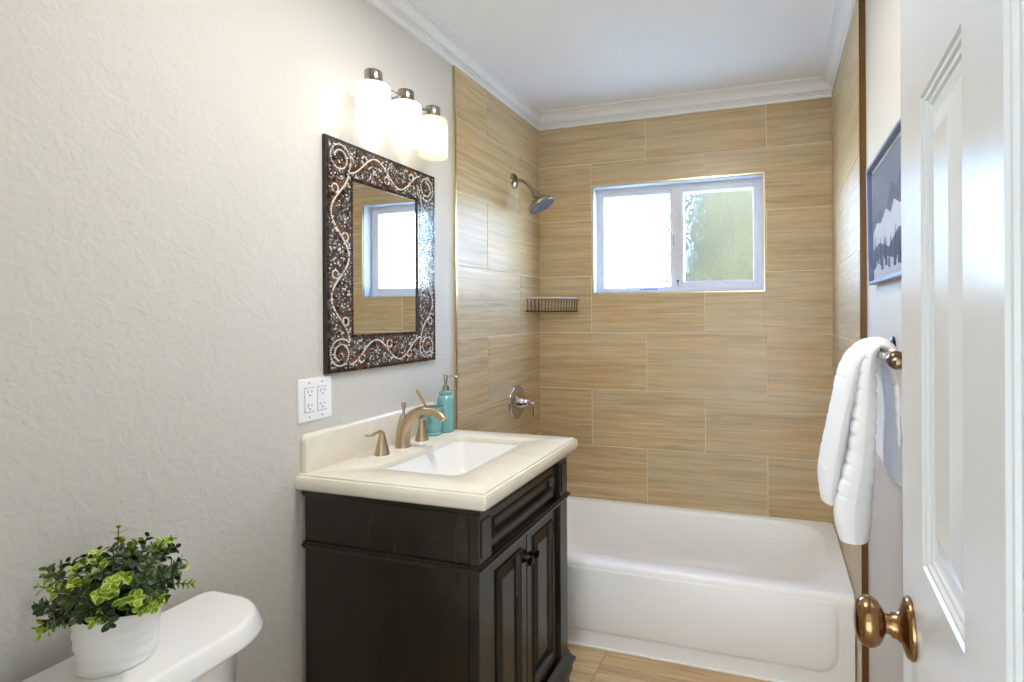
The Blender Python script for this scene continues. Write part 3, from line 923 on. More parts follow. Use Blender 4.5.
    for (cx, cy, a0) in corners:
        dots(spiral(cx, cy, a0, 1.6, 0.047, 0.021, 1), 0.0062, 0.0052)
        band(spiral(cx, cy, a0, 1.55, 0.0375, 0.0095, 1), 0.0115, 0.0125)
        tile(cx, cy, 0.4, 0.011, 0.011, 1)
    # S scrolls between the corners
    for side in range(4):
        L = (L1, L2)[side % 2]
        s0 = (0, L1, L1 + L2, 2 * L1 + L2)[side]
        n = 3 if side % 2 == 0 else 4
        seg = (L - 0.075) / n
        wave, wave2 = [], []
        for k in range(400):
            t = 0.036 + (L - 0.072) * k / 399
            (px_, py_), a = centre(s0 + t)
            off = 0.036 * math.cos((t - 0.036) / seg * PI) * (1 if side % 2 else -1)
            wave.append((px_ - math.sin(a) * off, py_ + math.cos(a) * off))
            off2 = off + (0.0105 if math.cos((t - 0.036) / seg * PI + 0.0) * (1 if side % 2 else -1) < 0 else -0.0105)
            wave2.append((px_ - math.sin(a) * off2, py_ + math.cos(a) * off2))
        dots(wave, 0.0058, 0.0054)
        for k in range(n):
            t = 0.036 + seg * (k + 0.5)
            sg = 1 if k % 2 else -1
            (px_, py_), a = centre(s0 + t + 0.006 * sg)
            off = 0.020 * sg
            cx, cy = px_ - math.sin(a) * off, py_ + math.cos(a) * off
            band(spiral(cx, cy, a + PI / 2 * sg, 1.0, 0.0250, 0.0200, sg), 0.0115, 0.0125)
            dots(spiral(cx, cy, a, 1.0, 0.0135, 0.0115, 1), 0.0056, 0.0050)
            tile(cx, cy, 0.3, 0.011, 0.012, rnd.choice((0, 1, 2)))
            (px_, py_), a = centre(s0 + t + 0.5 * seg)
            for q_ in (-1, 1):
                off = -0.030 * q_
                tile(px_ - math.sin(a) * off, py_ + math.cos(a) * off, a + 0.5, 0.012, 0.013, BR())
        band(wave2, 0.0115, 0.0120)
    # filler
    st = 0.0058
    for i in range(int(Wf / st) + 1):
        for j in range(int(Hf / st) + 1):
            u = (i + 0.5 * (j % 2)) * st + rnd.uniform(-0.0012, 0.0012); v = j * st + rnd.uniform(-0.0012, 0.0012)
            if inframe(u, v, 0.0025):
                tile(u, v, rnd.uniform(0, PI), rnd.uniform(0.0042, 0.0055), rnd.uniform(0.0042, 0.0055), rnd.choice((4, 5, 5, 6, 6, 6, 1, 3, 3)), 0.7)
    recalc(bm)
    return bm
def gl(n, c, r=0.14): return mat(n, c, r, coat=0.5)
obj('tesserae', mosaic(), [gl('glass_brown', (114, 76, 54)), gl('glass_red_brown', (80, 50, 38)), gl('glass_black', (26, 18, 16)), gl('glass_umber', (56, 34, 26)),
                           gl('glass_white', (228, 222, 212)), gl('glass_silver', (158, 154, 150)), gl('glass_smoke', (98, 92, 88))], fr)

# ------------------------------------------------------------------ outlet plate
ow = thing('outlet_plate', 'white double electrical outlet plate on the wall left of the mirror', 'electrical outlet', (XL, 1.2605, 1.029))
bm = BM()
oy0, oy1, oz0, oz1 = 1.200, 1.321, 1.029, 1.152
def ol(i, x): return [Vector((x, p.x, p.y)) for p in rrect(oy0 + i, oy1 - i, oz0 + i, oz1 - i, 0.004, 0, 3)]
loft(bm, [ol(0, XL + 0.0003), ol(0, XL + 0.003), ol(0.002, XL + 0.0055), ol(0.004, XL + 0.006)], True, True, True)
recalc(bm); obj('plate', bm, M_OUTLET, ow, True, 30)
for cy in (1.2375, 1.2835):
    bm = BM(); x0 = XL + 0.0058
    zc_ = (oz0 + oz1) / 2
    box(bm, x0, x0 + 0.0022, cy - 0.0165, cy + 0.0165, zc_ - 0.0335, zc_ + 0.0335, 0.0008)
    recalc(bm); r_ = obj('receptacle', bm, M_OUTLET, ow)
    bm = BM(); x1 = x0 + 0.0022
    for s in (-1, 1):
        zz = zc_ + s * 0.0195
        box(bm, x1 - 0.0002, x1 + 0.0002, cy - 0.0075, cy - 0.0055, zz + 0.000, zz + 0.009)
        box(bm, x1 - 0.0002, x1 + 0.0002, cy + 0.0055, cy + 0.0075, zz + 0.001, zz + 0.008)
        lathe(bm, [(0.0024, -0.0002), (0.0024, 0.0002)], (x1, cy, zz - 0.006), (1, 0, 0), 10)
    # outline groove of the insert
    for (a0, a1, b0, b1) in ((cy - 0.0175, cy - 0.0169, zc_ - 0.035, zc_ + 0.035), (cy + 0.0169, cy + 0.0175, zc_ - 0.035, zc_ + 0.035), (cy - 0.0178, cy + 0.0178, zc_ + 0.034, zc_ + 0.035), (cy - 0.0178, cy + 0.0178, zc_ - 0.035, zc_ - 0.034)):
        box(bm, x0 + 0.0001, x0 + 0.0004, a0, a1, b0, b1)
    recalc(bm); obj('slot', bm, M_SLOT, r_)
    for s in (-1, 1):
        bm = BM(); lathe(bm, [(0.0028, 0), (0.0026, 0.001), (0, 0.0012)], (XL + 0.0058, cy, zc_ + s * 0.0485), (1, 0, 0), 12)
        recalc(bm); obj('screw', bm, mat('screw_grey', (170, 170, 170), 0.35, 0.6), ow)

# ------------------------------------------------------------------ vanity light
LX = 0.100
LY = (1.380, 1.534, 1.684)
LZT = 2.034
vl = thing('vanity_light', 'three shade vanity light with nickel caps above the mirror', 'wall light', (XL, LY[1], 2.06))
bm = BM()
def bl(i, x): return [Vector((x, p.x, p.y)) for p in rrect(LY[1] - 0.055 + i, LY[1] + 0.055 - i, 1.990 + i, 2.100 - i, 0.02, 0, 5)]
loft(bm, [bl(0, XL + 0.0003), bl(0, XL + 0.012), bl(0.006, XL + 0.02), bl(0.014, XL + 0.023)], True, True, True)
recalc(bm); obj('backplate', bm, M_NICKELD, vl, True, 40)
bm = BM()
tube(bm, smooth_path([(XL + 0.02, LY[1], 2.048), (0.04, LY[1], 2.050), (0.07, LY[1], 2.052), (LX - 0.02, LY[1], 2.054)], 3), 0.009, 12)
for a, b in ((LY[0], LY[1]), (LY[1], LY[2])):
    m_ = (a + b) / 2
    tube(bm, smooth_path([(LX, a + 0.024, 2.064), (LX - 0.008, m_ - 0.03, 2.061), (LX - 0.010, m_, 2.053), (LX - 0.008, m_ + 0.03, 2.051), (LX, b - 0.024, 2.054)], 5), 0.0042, 10)
recalc(bm); obj('arm', bm, M_NICKELD, vl, True, 50)
M_SH = [shade_glass('opal_shade_warm', (0.97, 0.94, 0.91)), shade_glass('opal_shade_cool', (0.92, 0.95, 0.98)), shade_glass('opal_shade_yellow', (0.97, 0.93, 0.80))]
M_BU = [emis('bulb_warm', (1.0, 0.94, 0.87), 9), emis('bulb_cool', (0.96, 0.98, 1.0), 10), emis('bulb_yellow', (1.0, 0.94, 0.80), 8)]
for k, y in enumerate(LY):
    bm = BM()
    lathe(bm, [(0.0, LZT + 0.036), (0.0240, LZT + 0.040), (0.0262, LZT + 0.037), (0.0262, LZT + 0.004), (0.025, LZT + 0.001), (0.0, LZT + 0.001)], (LX, y, 0), (0, 0, 1), 28)
    recalc(bm); cp = obj('cap', bm, M_NICKELD, vl, True, 40)
    bm = BM()
    prof = [(0.020, LZT + 0.0008), (0.040, LZT), (0.0475, LZT - 0.003), (0.050, LZT - 0.010), (0.0510, LZT - 0.06), (0.0520, LZT - 0.11), (0.0510, LZT - 0.132), (0.0465, LZT - 0.140)]
    lathe(bm, prof, (LX, y, 0), (0, 0, 1), 36, cap=False)
    recalc(bm); obj('shade', bm, M_SH[k], vl, True, 60)
    bm = BM()
    lathe(bm, [(0.0, LZT - 0.115), (0.015, LZT - 0.112), (0.026, LZT - 0.100), (0.030, LZT - 0.082), (0.027, LZT - 0.064), (0.018, LZT - 0.045), (0.013, LZT - 0.03)], (LX, y, 0), (0, 0, 1), 20)
    recalc(bm); obj('bulb', bm, M_BU[k], vl, True, 60)
    bm = BM(); lathe(bm, [(0.014, LZT - 0.031), (0.014, LZT + 0.0005)], (LX, y, 0), (0, 0, 1), 16)
    recalc(bm); obj('socket', bm, M_OUTLET, vl, True, 40)

# ------------------------------------------------------------------ shower head, valve, corner basket
sh = thing('showerhead', 'brushed nickel bell shaped shower head on a bent arm', 'shower head', (0.0, 2.52, 2.011))
bm = BM()
lathe(bm, [(0.0, 0.0003), (0.040, 0.0003), (0.040, 0.003), (0.035, 0.009), (0.016, 0.015), (0.0, 0.016)], (0, 2.52, 2.011), (1, 0, 0), 28)
recalc(bm); obj('flange', bm, M_NICKELD, sh, True, 50)
hd = Vector((0.052, 0.004, -0.090)).normalized()
neck = Vector((0.106, 2.52, 1.957))
bm = BM()
tube(bm, smooth_path([(0.004, 2.52, 2.011), (0.035, 2.52, 2.012), (0.058, 2.52, 2.004), (0.083, 2.52, 1.983), neck], 6), 0.0095, 14)
recalc(bm); obj('shower_arm', bm, M_NICKELD, sh, True, 50)
bm = BM()
o_ = neck
lathe(bm, [(0.0, -0.008), (0.013, -0.006), (0.015, 0.002), (0.015, 0.012), (0.018, 0.016), (0.021, 0.030), (0.025, 0.040), (0.036, 0.052), (0.053, 0.066), (0.066, 0.076), (0.071, 0.084), (0.071, 0.091), (0.068, 0.095), (0.062, 0.0955)], o_, hd, 40)
recalc(bm); bell = obj('bell', bm, M_NICKELD, sh, True, 40)
bm = BM()
lathe(bm, [(0.0620, 0.0950), (0.0620, 0.0965), (0.0, 0.0968)], o_, hd, 36)
u_, v_, d_ = frame_axes(hd)
for rr, nn in ((0.012, 6), (0.024, 12), (0.036, 18), (0.051, 24)):
    for k in range(nn):
        a = 2 * PI * k / nn
        c = o_ + d_ * 0.0965 + (u_ * math.cos(a) + v_ * math.sin(a)) * rr
        lathe(bm, [(0.0018, 0), (0.0014, 0.002)], c, hd, 6)
recalc(bm); obj('spray_face', bm, mat('spray_face_grey', (96, 104, 128), 0.35, 0.4), sh, True, 40)

vv = thing('shower_valve', 'round polished shower valve with lever on the tiled wall', 'shower valve', (0.0, 2.535, 0.886))
bm = BM()
lathe(bm, [(0.0, 0.0003), (0.087, 0.0003), (0.087, 0.003), (0.083, 0.008), (0.070, 0.011), (0.045, 0.013), (0.0, 0.014)], (0, 2.535, 0.886), (1, 0, 0), 40)
recalc(bm); obj('escutcheon', bm, M_CHROME, vv, True, 50)
bm = BM()
lathe(bm, [(0.034, 0.010), (0.033, 0.022), (0.030, 0.028), (0.030, 0.042), (0.026, 0.046), (0.021, 0.062), (0.016, 0.070), (0.012, 0.074), (0.0, 0.075)], (0, 2.535, 0.886), (1, 0, 0), 30)
recalc(bm); obj('hub', bm, M_CHROME, vv, True, 45)
bm = BM()
tube(bm, smooth_path([(0.066, 2.535, 0.886), (0.082, 2.535, 0.886), (0.093, 2.535, 0.880), (0.096, 2.536, 0.862), (0.095, 2.538, 0.838), (0.098, 2.540, 0.815)], 5), [0.009 - 0.0035 * k / 25 for k in range(26)], 14)
recalc(bm); obj('lever', bm, M_CHROME, vv, True, 50)

bk = thing('corner_basket', 'bronze wire corner basket in the tiled corner beside the window', 'shower basket', (0.06, 2.78, 1.345))
def brim(z, k=1.0, n=24):
    """front edge from the left wall to the back wall, gently bowed, then both walls"""
    a, b = Vector((0.006, D - 0.004 - 0.200 * k, z)), Vector((0.006 + 0.225 * k, D - 0.006, z))
    mid = (a + b) / 2 + Vector((0.085, -0.085, 0)) * 0.62 * k
    pts = []
    for i in range(n + 1):
        t = i / n
        pts.append(a * (1 - t) ** 2 + mid * 2 * t * (1 - t) + b * t * t)
    return pts
ZT, ZB = 1.420, 1.350
bm = BM()
front = brim(ZT)
cornerT = Vector((0.006, D - 0.006, ZT))
tube(bm, front, [0.0095] * len(front), 10, flat=[(1, 0.6)] * len(front))
tube(bm, [front[0], cornerT, front[-1]], 0.003, 8)
recalc(bm); obj('rim', bm, mat('rim_pewter', (196, 188, 178), 0.35, 0.5), bk, True, 60)
bm = BM()
low = brim(ZB, 0.975)
tube(bm, low, 0.0026, 8)
cb = Vector((0.006, D - 0.006, ZB))
tube(bm, [low[0], cb, low[-1]], 0.0026, 8)
recalc(bm); obj('floor_wire', bm, M_BRONZE, bk, True, 60)
NW = 17
for i in range(NW):
    t = (i + 0.5) / NW
    k = t * 24; a = int(k); f_ = k - a
    p1 = front[a].lerp(front[min(a + 1, 24)], f_); p0 = low[a].lerp(low[min(a + 1, 24)], f_)
    # each wire drops from the rim, bends and runs back along the floor to the walls
    back = Vector((0.006, p0.y, ZB)) if False else Vector((max(0.006, p0.x - (D - 0.006 - p0.y)), min(D - 0.006, p0.y + (p0.x - 0.006)), ZB))
    back = p0 + (back - p0) * 0.98
    bm = BM(); tube(bm, [p1, p1.lerp(p0, 0.5), p0, p0.lerp(back, 0.15), back], 0.0021, 6)
    recalc(bm); obj('wire', bm, M_BRONZE, bk, True, 60)

# ------------------------------------------------------------------ door_1, open against the right wall
DL = 0.70
E = Vector((1.423, 0.824, 0)); dv = Vector((0.0445, 0.99901, 0)).normalized()
hinge = E - dv * DL
door = thing('door_1', 'white glossy six panel door standing open at the right', None, (hinge.x, hinge.y, 0.0))
door['kind'] = 'structure'
nrm = Vector((-dv.y, dv.x, 0))            # out of the visible face, into the room
def dp(s, n, z): return hinge + dv * s + nrm * n + Vector((0, 0, z))     # s from hinge, n out of the face
def door_leaf():
    bm = BM()
    DZ0, DZ1, TH = 0.012, 2.045, 0.035
    cols = [(DL - 0.298, DL - 0.128), (DL - 0.568, DL - 0.398)]
    rows = [(0.235, 0.850), (1.045, 1.572), (1.680, 1.900)]
    S_ = sorted({0, DL, *[c for q in cols for c in q]}); Z_ = sorted({DZ0, DZ1, *[c for q in rows for c in q]})
    for face in (0, 1):
        n0 = 0.0 if face == 0 else -TH
        sg = -1 if face == 0 else 1
        for i in range(len(S_) - 1):
            for j in range(len(Z_) - 1):
                a, b, c, d = S_[i], S_[i + 1], Z_[j], Z_[j + 1]
                if (a, b) in cols and (c, d) in rows:
                    prof = [(0, 0), (0.0022, 0.0030), (0.0062, 0.0034), (0.0078, 0.0066), (0.0122, 0.0070), (0.0138, 0.0100), (0.018, 0.0104), (0.028, 0.0104), (0.054, 0.003), (0.0565, 0.002)]
                    loops = [[dp(a + q, n0 + sg * h, c + q), dp(b - q, n0 + sg * h, c + q), dp(b - q, n0 + sg * h, d - q), dp(a + q, n0 + sg * h, d - q)] for q, h in prof]
                    loft(bm, loops, True, False, True)
                else:
                    bm.faces.new([bm.verts.new(p) for p in (dp(a, n0, c), dp(b, n0, c), dp(b, n0, d), dp(a, n0, d))])
    for q in (((0, DZ0), (0, DZ1)), ((DL, DZ0), (DL, DZ1)), ((0, DZ0), (DL, DZ0)), ((0, DZ1), (DL, DZ1))):
        (s0, z0), (s1, z1) = q
        bm.faces.new([bm.verts.new(p) for p in (dp(s0, 0, z0), dp(s1, 0, z1), dp(s1, -TH, z1), dp(s0, -TH, z0))])
    bmesh.ops.remove_doubles(bm, verts=bm.verts, dist=0.0002)
    recalc(bm); return bm
obj('door_leaf', door_leaf(), M_DOOR, door)
for side, base in ((1, 0.0), (-1, -0.035)):
    o_ = dp(DL - 0.062, base, 0.940)
    ax = nrm * side
    bm = BM()
    lathe(bm, [(0.0, 0.0002), (0.036, 0.0002), (0.0365, 0.003), (0.034, 0.007), (0.028, 0.0095), (0.020, 0.012), (0.0155, 0.017), (0.0145, 0.024), (0.0, 0.024)], o_, ax, 36)
    recalc(bm); rs_ = obj('rose', bm, M_ABRASS, door, True, 50)
    bm = BM()
    kk = 1.0 if side == 1 else 0.85
    lathe(bm, [(0.0125, 0.020), (0.0115, 0.026), (0.0120, 0.030), (0.0180, 0.0325), (0.0255, 0.0375), (0.0295, 0.0440), (0.0300, 0.0500), (0.0275, 0.0575), (0.0205, 0.0630), (0.010, 0.0655), (0.0, 0.066)], o_, ax, 40)
    recalc(bm); obj('knob', bm, M_ABRASS, door, True, 50)
bm = BM()
for z in (0.25, 1.02, 1.80):
    tube(bm, [dp(-0.004, 0.004, z), dp(-0.004, 0.004, z + 0.09)], 0.006, 10)
recalc(bm); obj('hinge', bm, M_ABRASS, door, True)
# latch plate in the free edge
bm = BM()
for z0, z1 in ((0.912, 0.968),):
    vs = [dp(DL + 0.0006, -0.006, z0), dp(DL + 0.0006, -0.029, z0), dp(DL + 0.0006, -0.029, z1), dp(DL + 0.0006, -0.006, z1)]
    vb = [p - dv * 0.002 for p in vs]
    loft(bm, [vb, vs], True, True, True)
recalc(bm); obj('latch_plate', bm, M_ABRASS, door)
# door casing on the near wall, room side
bm = BM()
box(bm, DX0 - 0.06, DX0, YN, YN + 0.015, 0, DZ + 0.06, 0.003); box(bm, DX0, DX1, YN, YN + 0.015, DZ, DZ + 0.06, 0.003)
struct('trim_8', bm, M_TRIMP, 'white door casing around the doorway')

# ------------------------------------------------------------------ picture on the right wall
PY0, PY1, PZ0, PZ1 = 1.24, 1.765, 1.412, 1.748
pf = thing('framed_picture', 'small framed snowy mountain picture on the right wall above the towel', 'picture', (XR, (PY0 + PY1) / 2, PZ0))
lean = 0.006
def pp(n, y, z):   # n = distance out of the picture's back; the top leans out from the wall
    t = (z - PZ0) / (PZ1 - PZ0)
    return Vector((XR - 0.0008 - n - lean * t, y, z))
def prect(i, n): return [pp(n, PY0 + i, PZ0 + i), pp(n, PY1 - i, PZ0 + i), pp(n, PY1 - i, PZ1 - i), pp(n, PY0 + i, PZ1 - i)]
bm = BM()
loft(bm, [prect(0, 0.0), prect(0, 0.018), prect(0.002, 0.020), prect(0.008, 0.020), prect(0.010, 0.018), prect(0.010, 0.006), prect(0.010, 0.0)], True, False, False, ring=True)
recalc(bm); obj('frame', bm, M_FRAME, pf)
# print: sky, far mountains, snow slopes, fir trees
def printed():
    bm = BM()
    def quad(pts, mi, n):
        f = bm.faces.new([bm.verts.new(pp(n, y, z)) for y, z in pts]); f.material_index = mi
    a0, a1, b0, b1 = PY0 + 0.009, PY1 - 0.009, PZ0 + 0.009, PZ1 - 0.009
    quad([(a0, b0), (a1, b0), (a1, b1), (a0, b1)], 0, 0.0060)
    a0 += 0.012; a1 -= 0.012; b0 += 0.012; b1 -= 0.012
    w, h = a1 - a0, b1 - b0
    Q = lambda pts: [(a1 - u * w, b0 + v * h) for u, v in pts]     # u runs from the far side toward the camera
    quad(Q([(0, 0), (1, 0), (1, 1), (0, 1)]), 1, 0.0064)
    quad(Q([(0, .55), (.2, .62), (.36, .50), (.55, .74), (.66, .66), (.8, .80), (1, .6), (1, 0), (0, 0)]), 2, 0.0067)
    quad(Q([(0, .42), (.12, .50), (.25, .47), (.4, .56), (.52, .49), (.6, .58), (.75, .50), (1, .56), (1, 0), (0, 0)]), 3, 0.0070)
    quad(Q([(0, .26), (.2, .30), (.45, .22), (.7, .33), (1, .28), (1, 0), (0, 0)]), 2, 0.0073)
    quad(Q([(0, .12), (.3, .17), (.6, .10), (1, .18), (1, 0), (0, 0)]), 3, 0.0076)
    rnd = random.Random(9)
    for k in range(16):
        u = 0.04 + 0.92 * k / 15 + rnd.uniform(-.02, .02); b = rnd.uniform(.03, .16); hh = rnd.uniform(.14, .34); ww = rnd.uniform(.022, .04)
        n = 0.0079 + 0.0001 * k
        pts = [(u - ww, b)]
        L = 4
        for j in range(L):
            t0 = (j + 1) / L
            pts += [(u - ww * (1 - t0) * 1.0 - 0.006, b + hh * (t0 - 0.10)), (u - ww * (1 - t0) * 1.25, b + hh * (t0 - 0.12))]
        pts.append((u, b + hh))
        R_ = [(2 * u - x, z) for x, z in pts[:-1]][::-1]
        quad(Q(pts + R_), 4, n)
    return bm
obj('print', printed(), [mat('print_mat_board', (176, 176, 182), 0.8), mat('print_sky', (88, 90, 102), 0.8), mat('print_slope', (66, 68, 80), 0.8), mat('print_snow', (172, 175, 184), 0.8), mat('print_tree', (38, 40, 52), 0.8)], pf)

# ------------------------------------------------------------------ towel bar and towel
BX, BZ = 1.467, 1.246
tbr = thing('towel_bar', 'dark bronze towel bar on the right wall carrying the white towel', 'towel bar', (XR, 1.36, BZ))
bm = BM(); tube(bm, [(BX, 1.065, BZ), (BX, 1.52, BZ)], 0.0085, 16)
recalc(bm); obj('bar', bm, M_NICKELD, tbr, True, 60)
for y, s in ((1.065, -1), (1.52, 1)):
    bm = BM()
    lathe(bm, [(0.0, 0.0003), (0.026, 0.0003), (0.026, 0.006), (0.020, 0.010), (0.011, 0.015), (0.009, 0.030), (0.010, 0.050), (0.013, 0.058), (0.014, 0.070), (0.011, 0.080), (0.0, 0.083)], (XR, y, BZ), (-1, 0, 0), 24)
    lathe(bm, [(0.009, 0), (0.0145, 0.004), (0.017, 0.014), (0.0145, 0.024), (0.009, 0.028)], (BX, y - s * 0.010, BZ), (0, -s, 0), 22)
    lathe(bm, [(0.010, 0), (0.013, 0.006), (0.010, 0.014), (0.0, 0.017)], (BX, y + s * 0.008, BZ), (0, s, 0), 18)
    recalc(bm); obj('post', bm, mat('aged_bronze', (112, 86, 62), 0.28, 1.0) if y < 1.2 else M_BRONZE, tbr, True, 50)

def towel():
    bm = BM()
    from mathutils import noise
    def drape(path, half, y_fn, ny, rib=0.0, rib_p=0.034, seed=0, kp=8, wob=0.003, hem=0.0):
        """thick cloth: a centre path in (x,z) with half thickness, spread over y by y_fn(t, v) with v in 0..1"""
        P = smooth_path([(p[0], 0, p[1]) for p in path], kp)
        H = smooth_path([(h, 0, 0) for h in half], kp)
        n = len(P)
        loops = []
        acc = 0
        ring = []
        for i in range(n):
            t = P[min(i + 1, n - 1)] - P[max(i - 1, 0)]; t.normalize()
            nr = Vector((-t.z, 0, t.x))
            if i: acc += (P[i] - P[i - 1]).length
            h = H[i].x
            d_r = (acc - hem) % rib_p; d_r = min(d_r, rib_p - d_r)
            r = -rib * math.exp(-(d_r / 0.0035) ** 2) if rib and acc > hem - 0.01 else 0
            tt = i / (n - 1)
            lp = []
            NS = ny
            for side in (1, -1):
                for k in range(NS + 1):
                    v = k / NS if side == 1 else 1 - k / NS
                    edge = math.sqrt(max(0.0, 1 - abs(2 * v - 1) ** 2.6))
                    y = y_fn(tt, v)
                    hh = h * edge + r * edge
                    hh = max(hh, 0.0006)
                    q = P[i] + nr * side * hh
                    w = noise.noise(Vector((q.x * 9 + seed, y * 14, q.z * 7))) * wob
                    lp.append(Vector((q.x + w, y, q.z + 0.4 * w)))
            loops.append(lp)
        loft(bm, loops, True, True, True)
    # near fold: hangs lowest, ribbed
    drape([(1.412, 0.864), (1.411, 0.905), (1.417, 0.96), (1.430, 1.04), (1.438, 1.14), (1.442, 1.215), (1.450, 1.250), (1.467, 1.2650), (1.488, 1.250), (1.495, 1.21), (1.498, 1.14), (1.500, 1.06)],
          [0.028, 0.036, 0.034, 0.027, 0.022, 0.018, 0.013, 0.0100, 0.010, 0.010, 0.008, 0.006],
          lambda t, v: 1.205 + 0.018 * math.sin(min(t, .5) * 3) + v * 0.075, 16, 0.0042, 0.032, 1, 24, 0.004, 0.085)
    # far fold: the room-side layer, ends a little higher, swings out at the bottom
    drape([(1.372, 0.925), (1.374, 0.960), (1.382, 1.01), (1.397, 1.10), (1.413, 1.19), (1.432, 1.240), (1.467, 1.2670), (1.492, 1.246), (1.498, 1.18), (1.500, 1.08)],
          [0.018, 0.022, 0.022, 0.022, 0.020, 0.016, 0.0115, 0.010, 0.008, 0.006],
          lambda t, v: 1.225 + 0.02 * (1 - t) + v * (0.165 + 0.045 * (1 - min(1, t * 1.6))), 20, 0.0016, 0.032, 4, 24, 0.008, 0.075)
    # wall-side half of the towel, spread wide behind the bar
    drape([(1.512, 0.975), (1.511, 1.03), (1.508, 1.12), (1.502, 1.20), (1.490, 1.238), (1.480, 1.2575)],
          [0.007, 0.008, 0.008, 0.008, 0.007, 0.004],
          lambda t, v: 1.00 + 0.10 * max(0, t - .55) + v * (0.62 - 0.20 * max(0, t - .55)), 30, 0.0, 0.03, 8, 9, 0.014)
    recalc(bm); return bm
tw = obj('towel', towel(), M_TOWEL, None, True, 80)
rebase(tw, (1.467, 1.30, 0.852)); tag(tw, 'thick white ribbed towel folded over the bar on the right wall', 'towel')

# ------------------------------------------------------------------ toilet
tl = thing('toilet', 'white toilet with the potted plant on its tank lid', 'toilet', (0.20, 0.71, 0))
LZ = 0.714
bm = BM()
def tk(i, z, r=0.035): return rrect(0.034 + i * 0.3, 0.248 - i, 0.470 + i, 0.903 - i, [0.115, r, r, 0.115], z, 8)
loft(bm, [tk(0.045, 0.385, 0.05), tk(0.028, 0.42), tk(0.022, 0.50), tk(0.016, LZ - 0.040), tk(0.016, LZ - 0.030)], True, True, True)
recalc(bm); obj('tank', bm, M_PORC, tl, True, 50)
bm = BM()
def td(i, z): return rrect(0.028 + i * 0.7, 0.262 - i, 0.452 + i, 0.925 - i, [0.125, 0.022, 0.022, 0.125], z, 12)
loft(bm, [td(0.012, LZ - 0.042), td(0.002, LZ - 0.040), td(0.0, LZ - 0.036), td(0.0005, LZ - 0.030), td(0.009, LZ - 0.007), td(0.0115, LZ - 0.003), td(0.015, LZ - 0.0006), td(0.021, LZ)], True, True, True)
recalc(bm); obj('tank_lid', bm, M_PORC, tl, True, 60)
def ov(cx, rx0, rx1, ry, z, n=32):
    pts = []
    for k in range(n):
        a = 2 * PI * k / n
        rx = rx1 if math.cos(a) > 0 else rx0
        pts.append(Vector((cx + rx * math.cos(a), 0.709 + ry * math.sin(a), z)))
    return pts
bm = BM()
loft(bm, [ov(0.36, 0.24, 0.20, 0.105, 0.0), ov(0.36, 0.23, 0.19, 0.10, 0.03), ov(0.36, 0.22, 0.17, 0.09, 0.12), ov(0.40, 0.24, 0.22, 0.12, 0.22), ov(0.43, 0.26, 0.26, 0.165, 0.32), ov(0.44, 0.27, 0.28, 0.182, 0.38), ov(0.44, 0.265, 0.275, 0.178, 0.392),
          ov(0.44, 0.19, 0.225, 0.130, 0.390), ov(0.44, 0.17, 0.21, 0.115, 0.33), ov(0.43, 0.12, 0.14, 0.08, 0.24), ov(0.42, 0.06, 0.07, 0.05, 0.20)], True, True, True)
recalc(bm); obj('bowl', bm, M_PORC, tl, True, 60)
bm = BM()
loft(bm, [ov(0.45, 0.19, 0.27, 0.180, 0.394), ov(0.45, 0.195, 0.275, 0.185, 0.402), ov(0.45, 0.195, 0.275, 0.185, 0.420), ov(0.45, 0.18, 0.26, 0.170, 0.430)], True, True, True)
recalc(bm); obj('seat_lid', bm, M_PORC, tl, True, 60)
bm = BM()
lathe(bm, [(0.012, 0), (0.012, 0.008), (0.0, 0.009)], (0.226, 0.62, 0.62), (1, 0, 0), 16); tube(bm, [(0.240, 0.62, 0.62), (0.246, 0.65, 0.618), (0.246, 0.68, 0.612)], 0.006, 10)
recalc(bm); obj('flush_lever', bm, M_CHROME, tl, True)

# ------------------------------------------------------------------ potted plant
PX, PYY = 0.130, 0.676
pl = thing('potted_plant', 'small variegated green plant in white pot on the toilet tank', 'potted plant', (PX, PYY, LZ))
bm = BM()
n = 40
loops = []
for r, h in ((0.048, 0.0003), (0.0545, 0.0008), (0.0562, 0.005), (0.0580, 0.03), (0.0600, 0.06), (0.0612, 0.092), (0.0616, 0.096), (0.0602, 0.098), (0.0585, 0.096), (0.0570, 0.084)):
    lp = []
    for k in range(n):
        a = 2 * PI * k / n
        w = 0.0011 * math.sin(h * 330 + 2.2 * math.sin(a * 2)) if 0.004 < h < 0.088 else 0
        hz = h + (0.0022 * math.sin(a * 7) + 0.0012 * math.sin(a * 11) if h > 0.090 else 0)
        lp.append(Vector((PX + (r + w) * math.cos(a), PYY + (r + w) * math.sin(a), LZ + hz)))
    loops.append(lp)
# denser rings so the ripples show
dense = []
for a_, b_ in zip(loops[2:5], loops[3:6]):
    for q in range(6): dense.append([x.lerp(y, q / 6) for x, y in zip(a_, b_)])
for i, lp in enumerate(dense):
    for k, p in enumerate(lp):
        a = 2 * PI * k / n
        h = p.z - LZ
        d = Vector((math.cos(a), math.sin(a), 0))
        p += d * 0.0012 * math.sin(h * 300 + 2.5 * math.sin(a * 2 + 0.6))
loft(bm, loops[:2] + dense + loops[5:], True, True, False)
recalc(bm); obj('pot', bm, M_POT, pl, True, 60)
bm = BM(); lathe(bm, [(0.0575, 0.080), (0.045, 0.087), (0.0, 0.090)], (PX, PYY, LZ), (0, 0, 1), 28)
recalc(bm); obj('soil', bm, M_SOIL, pl, True)

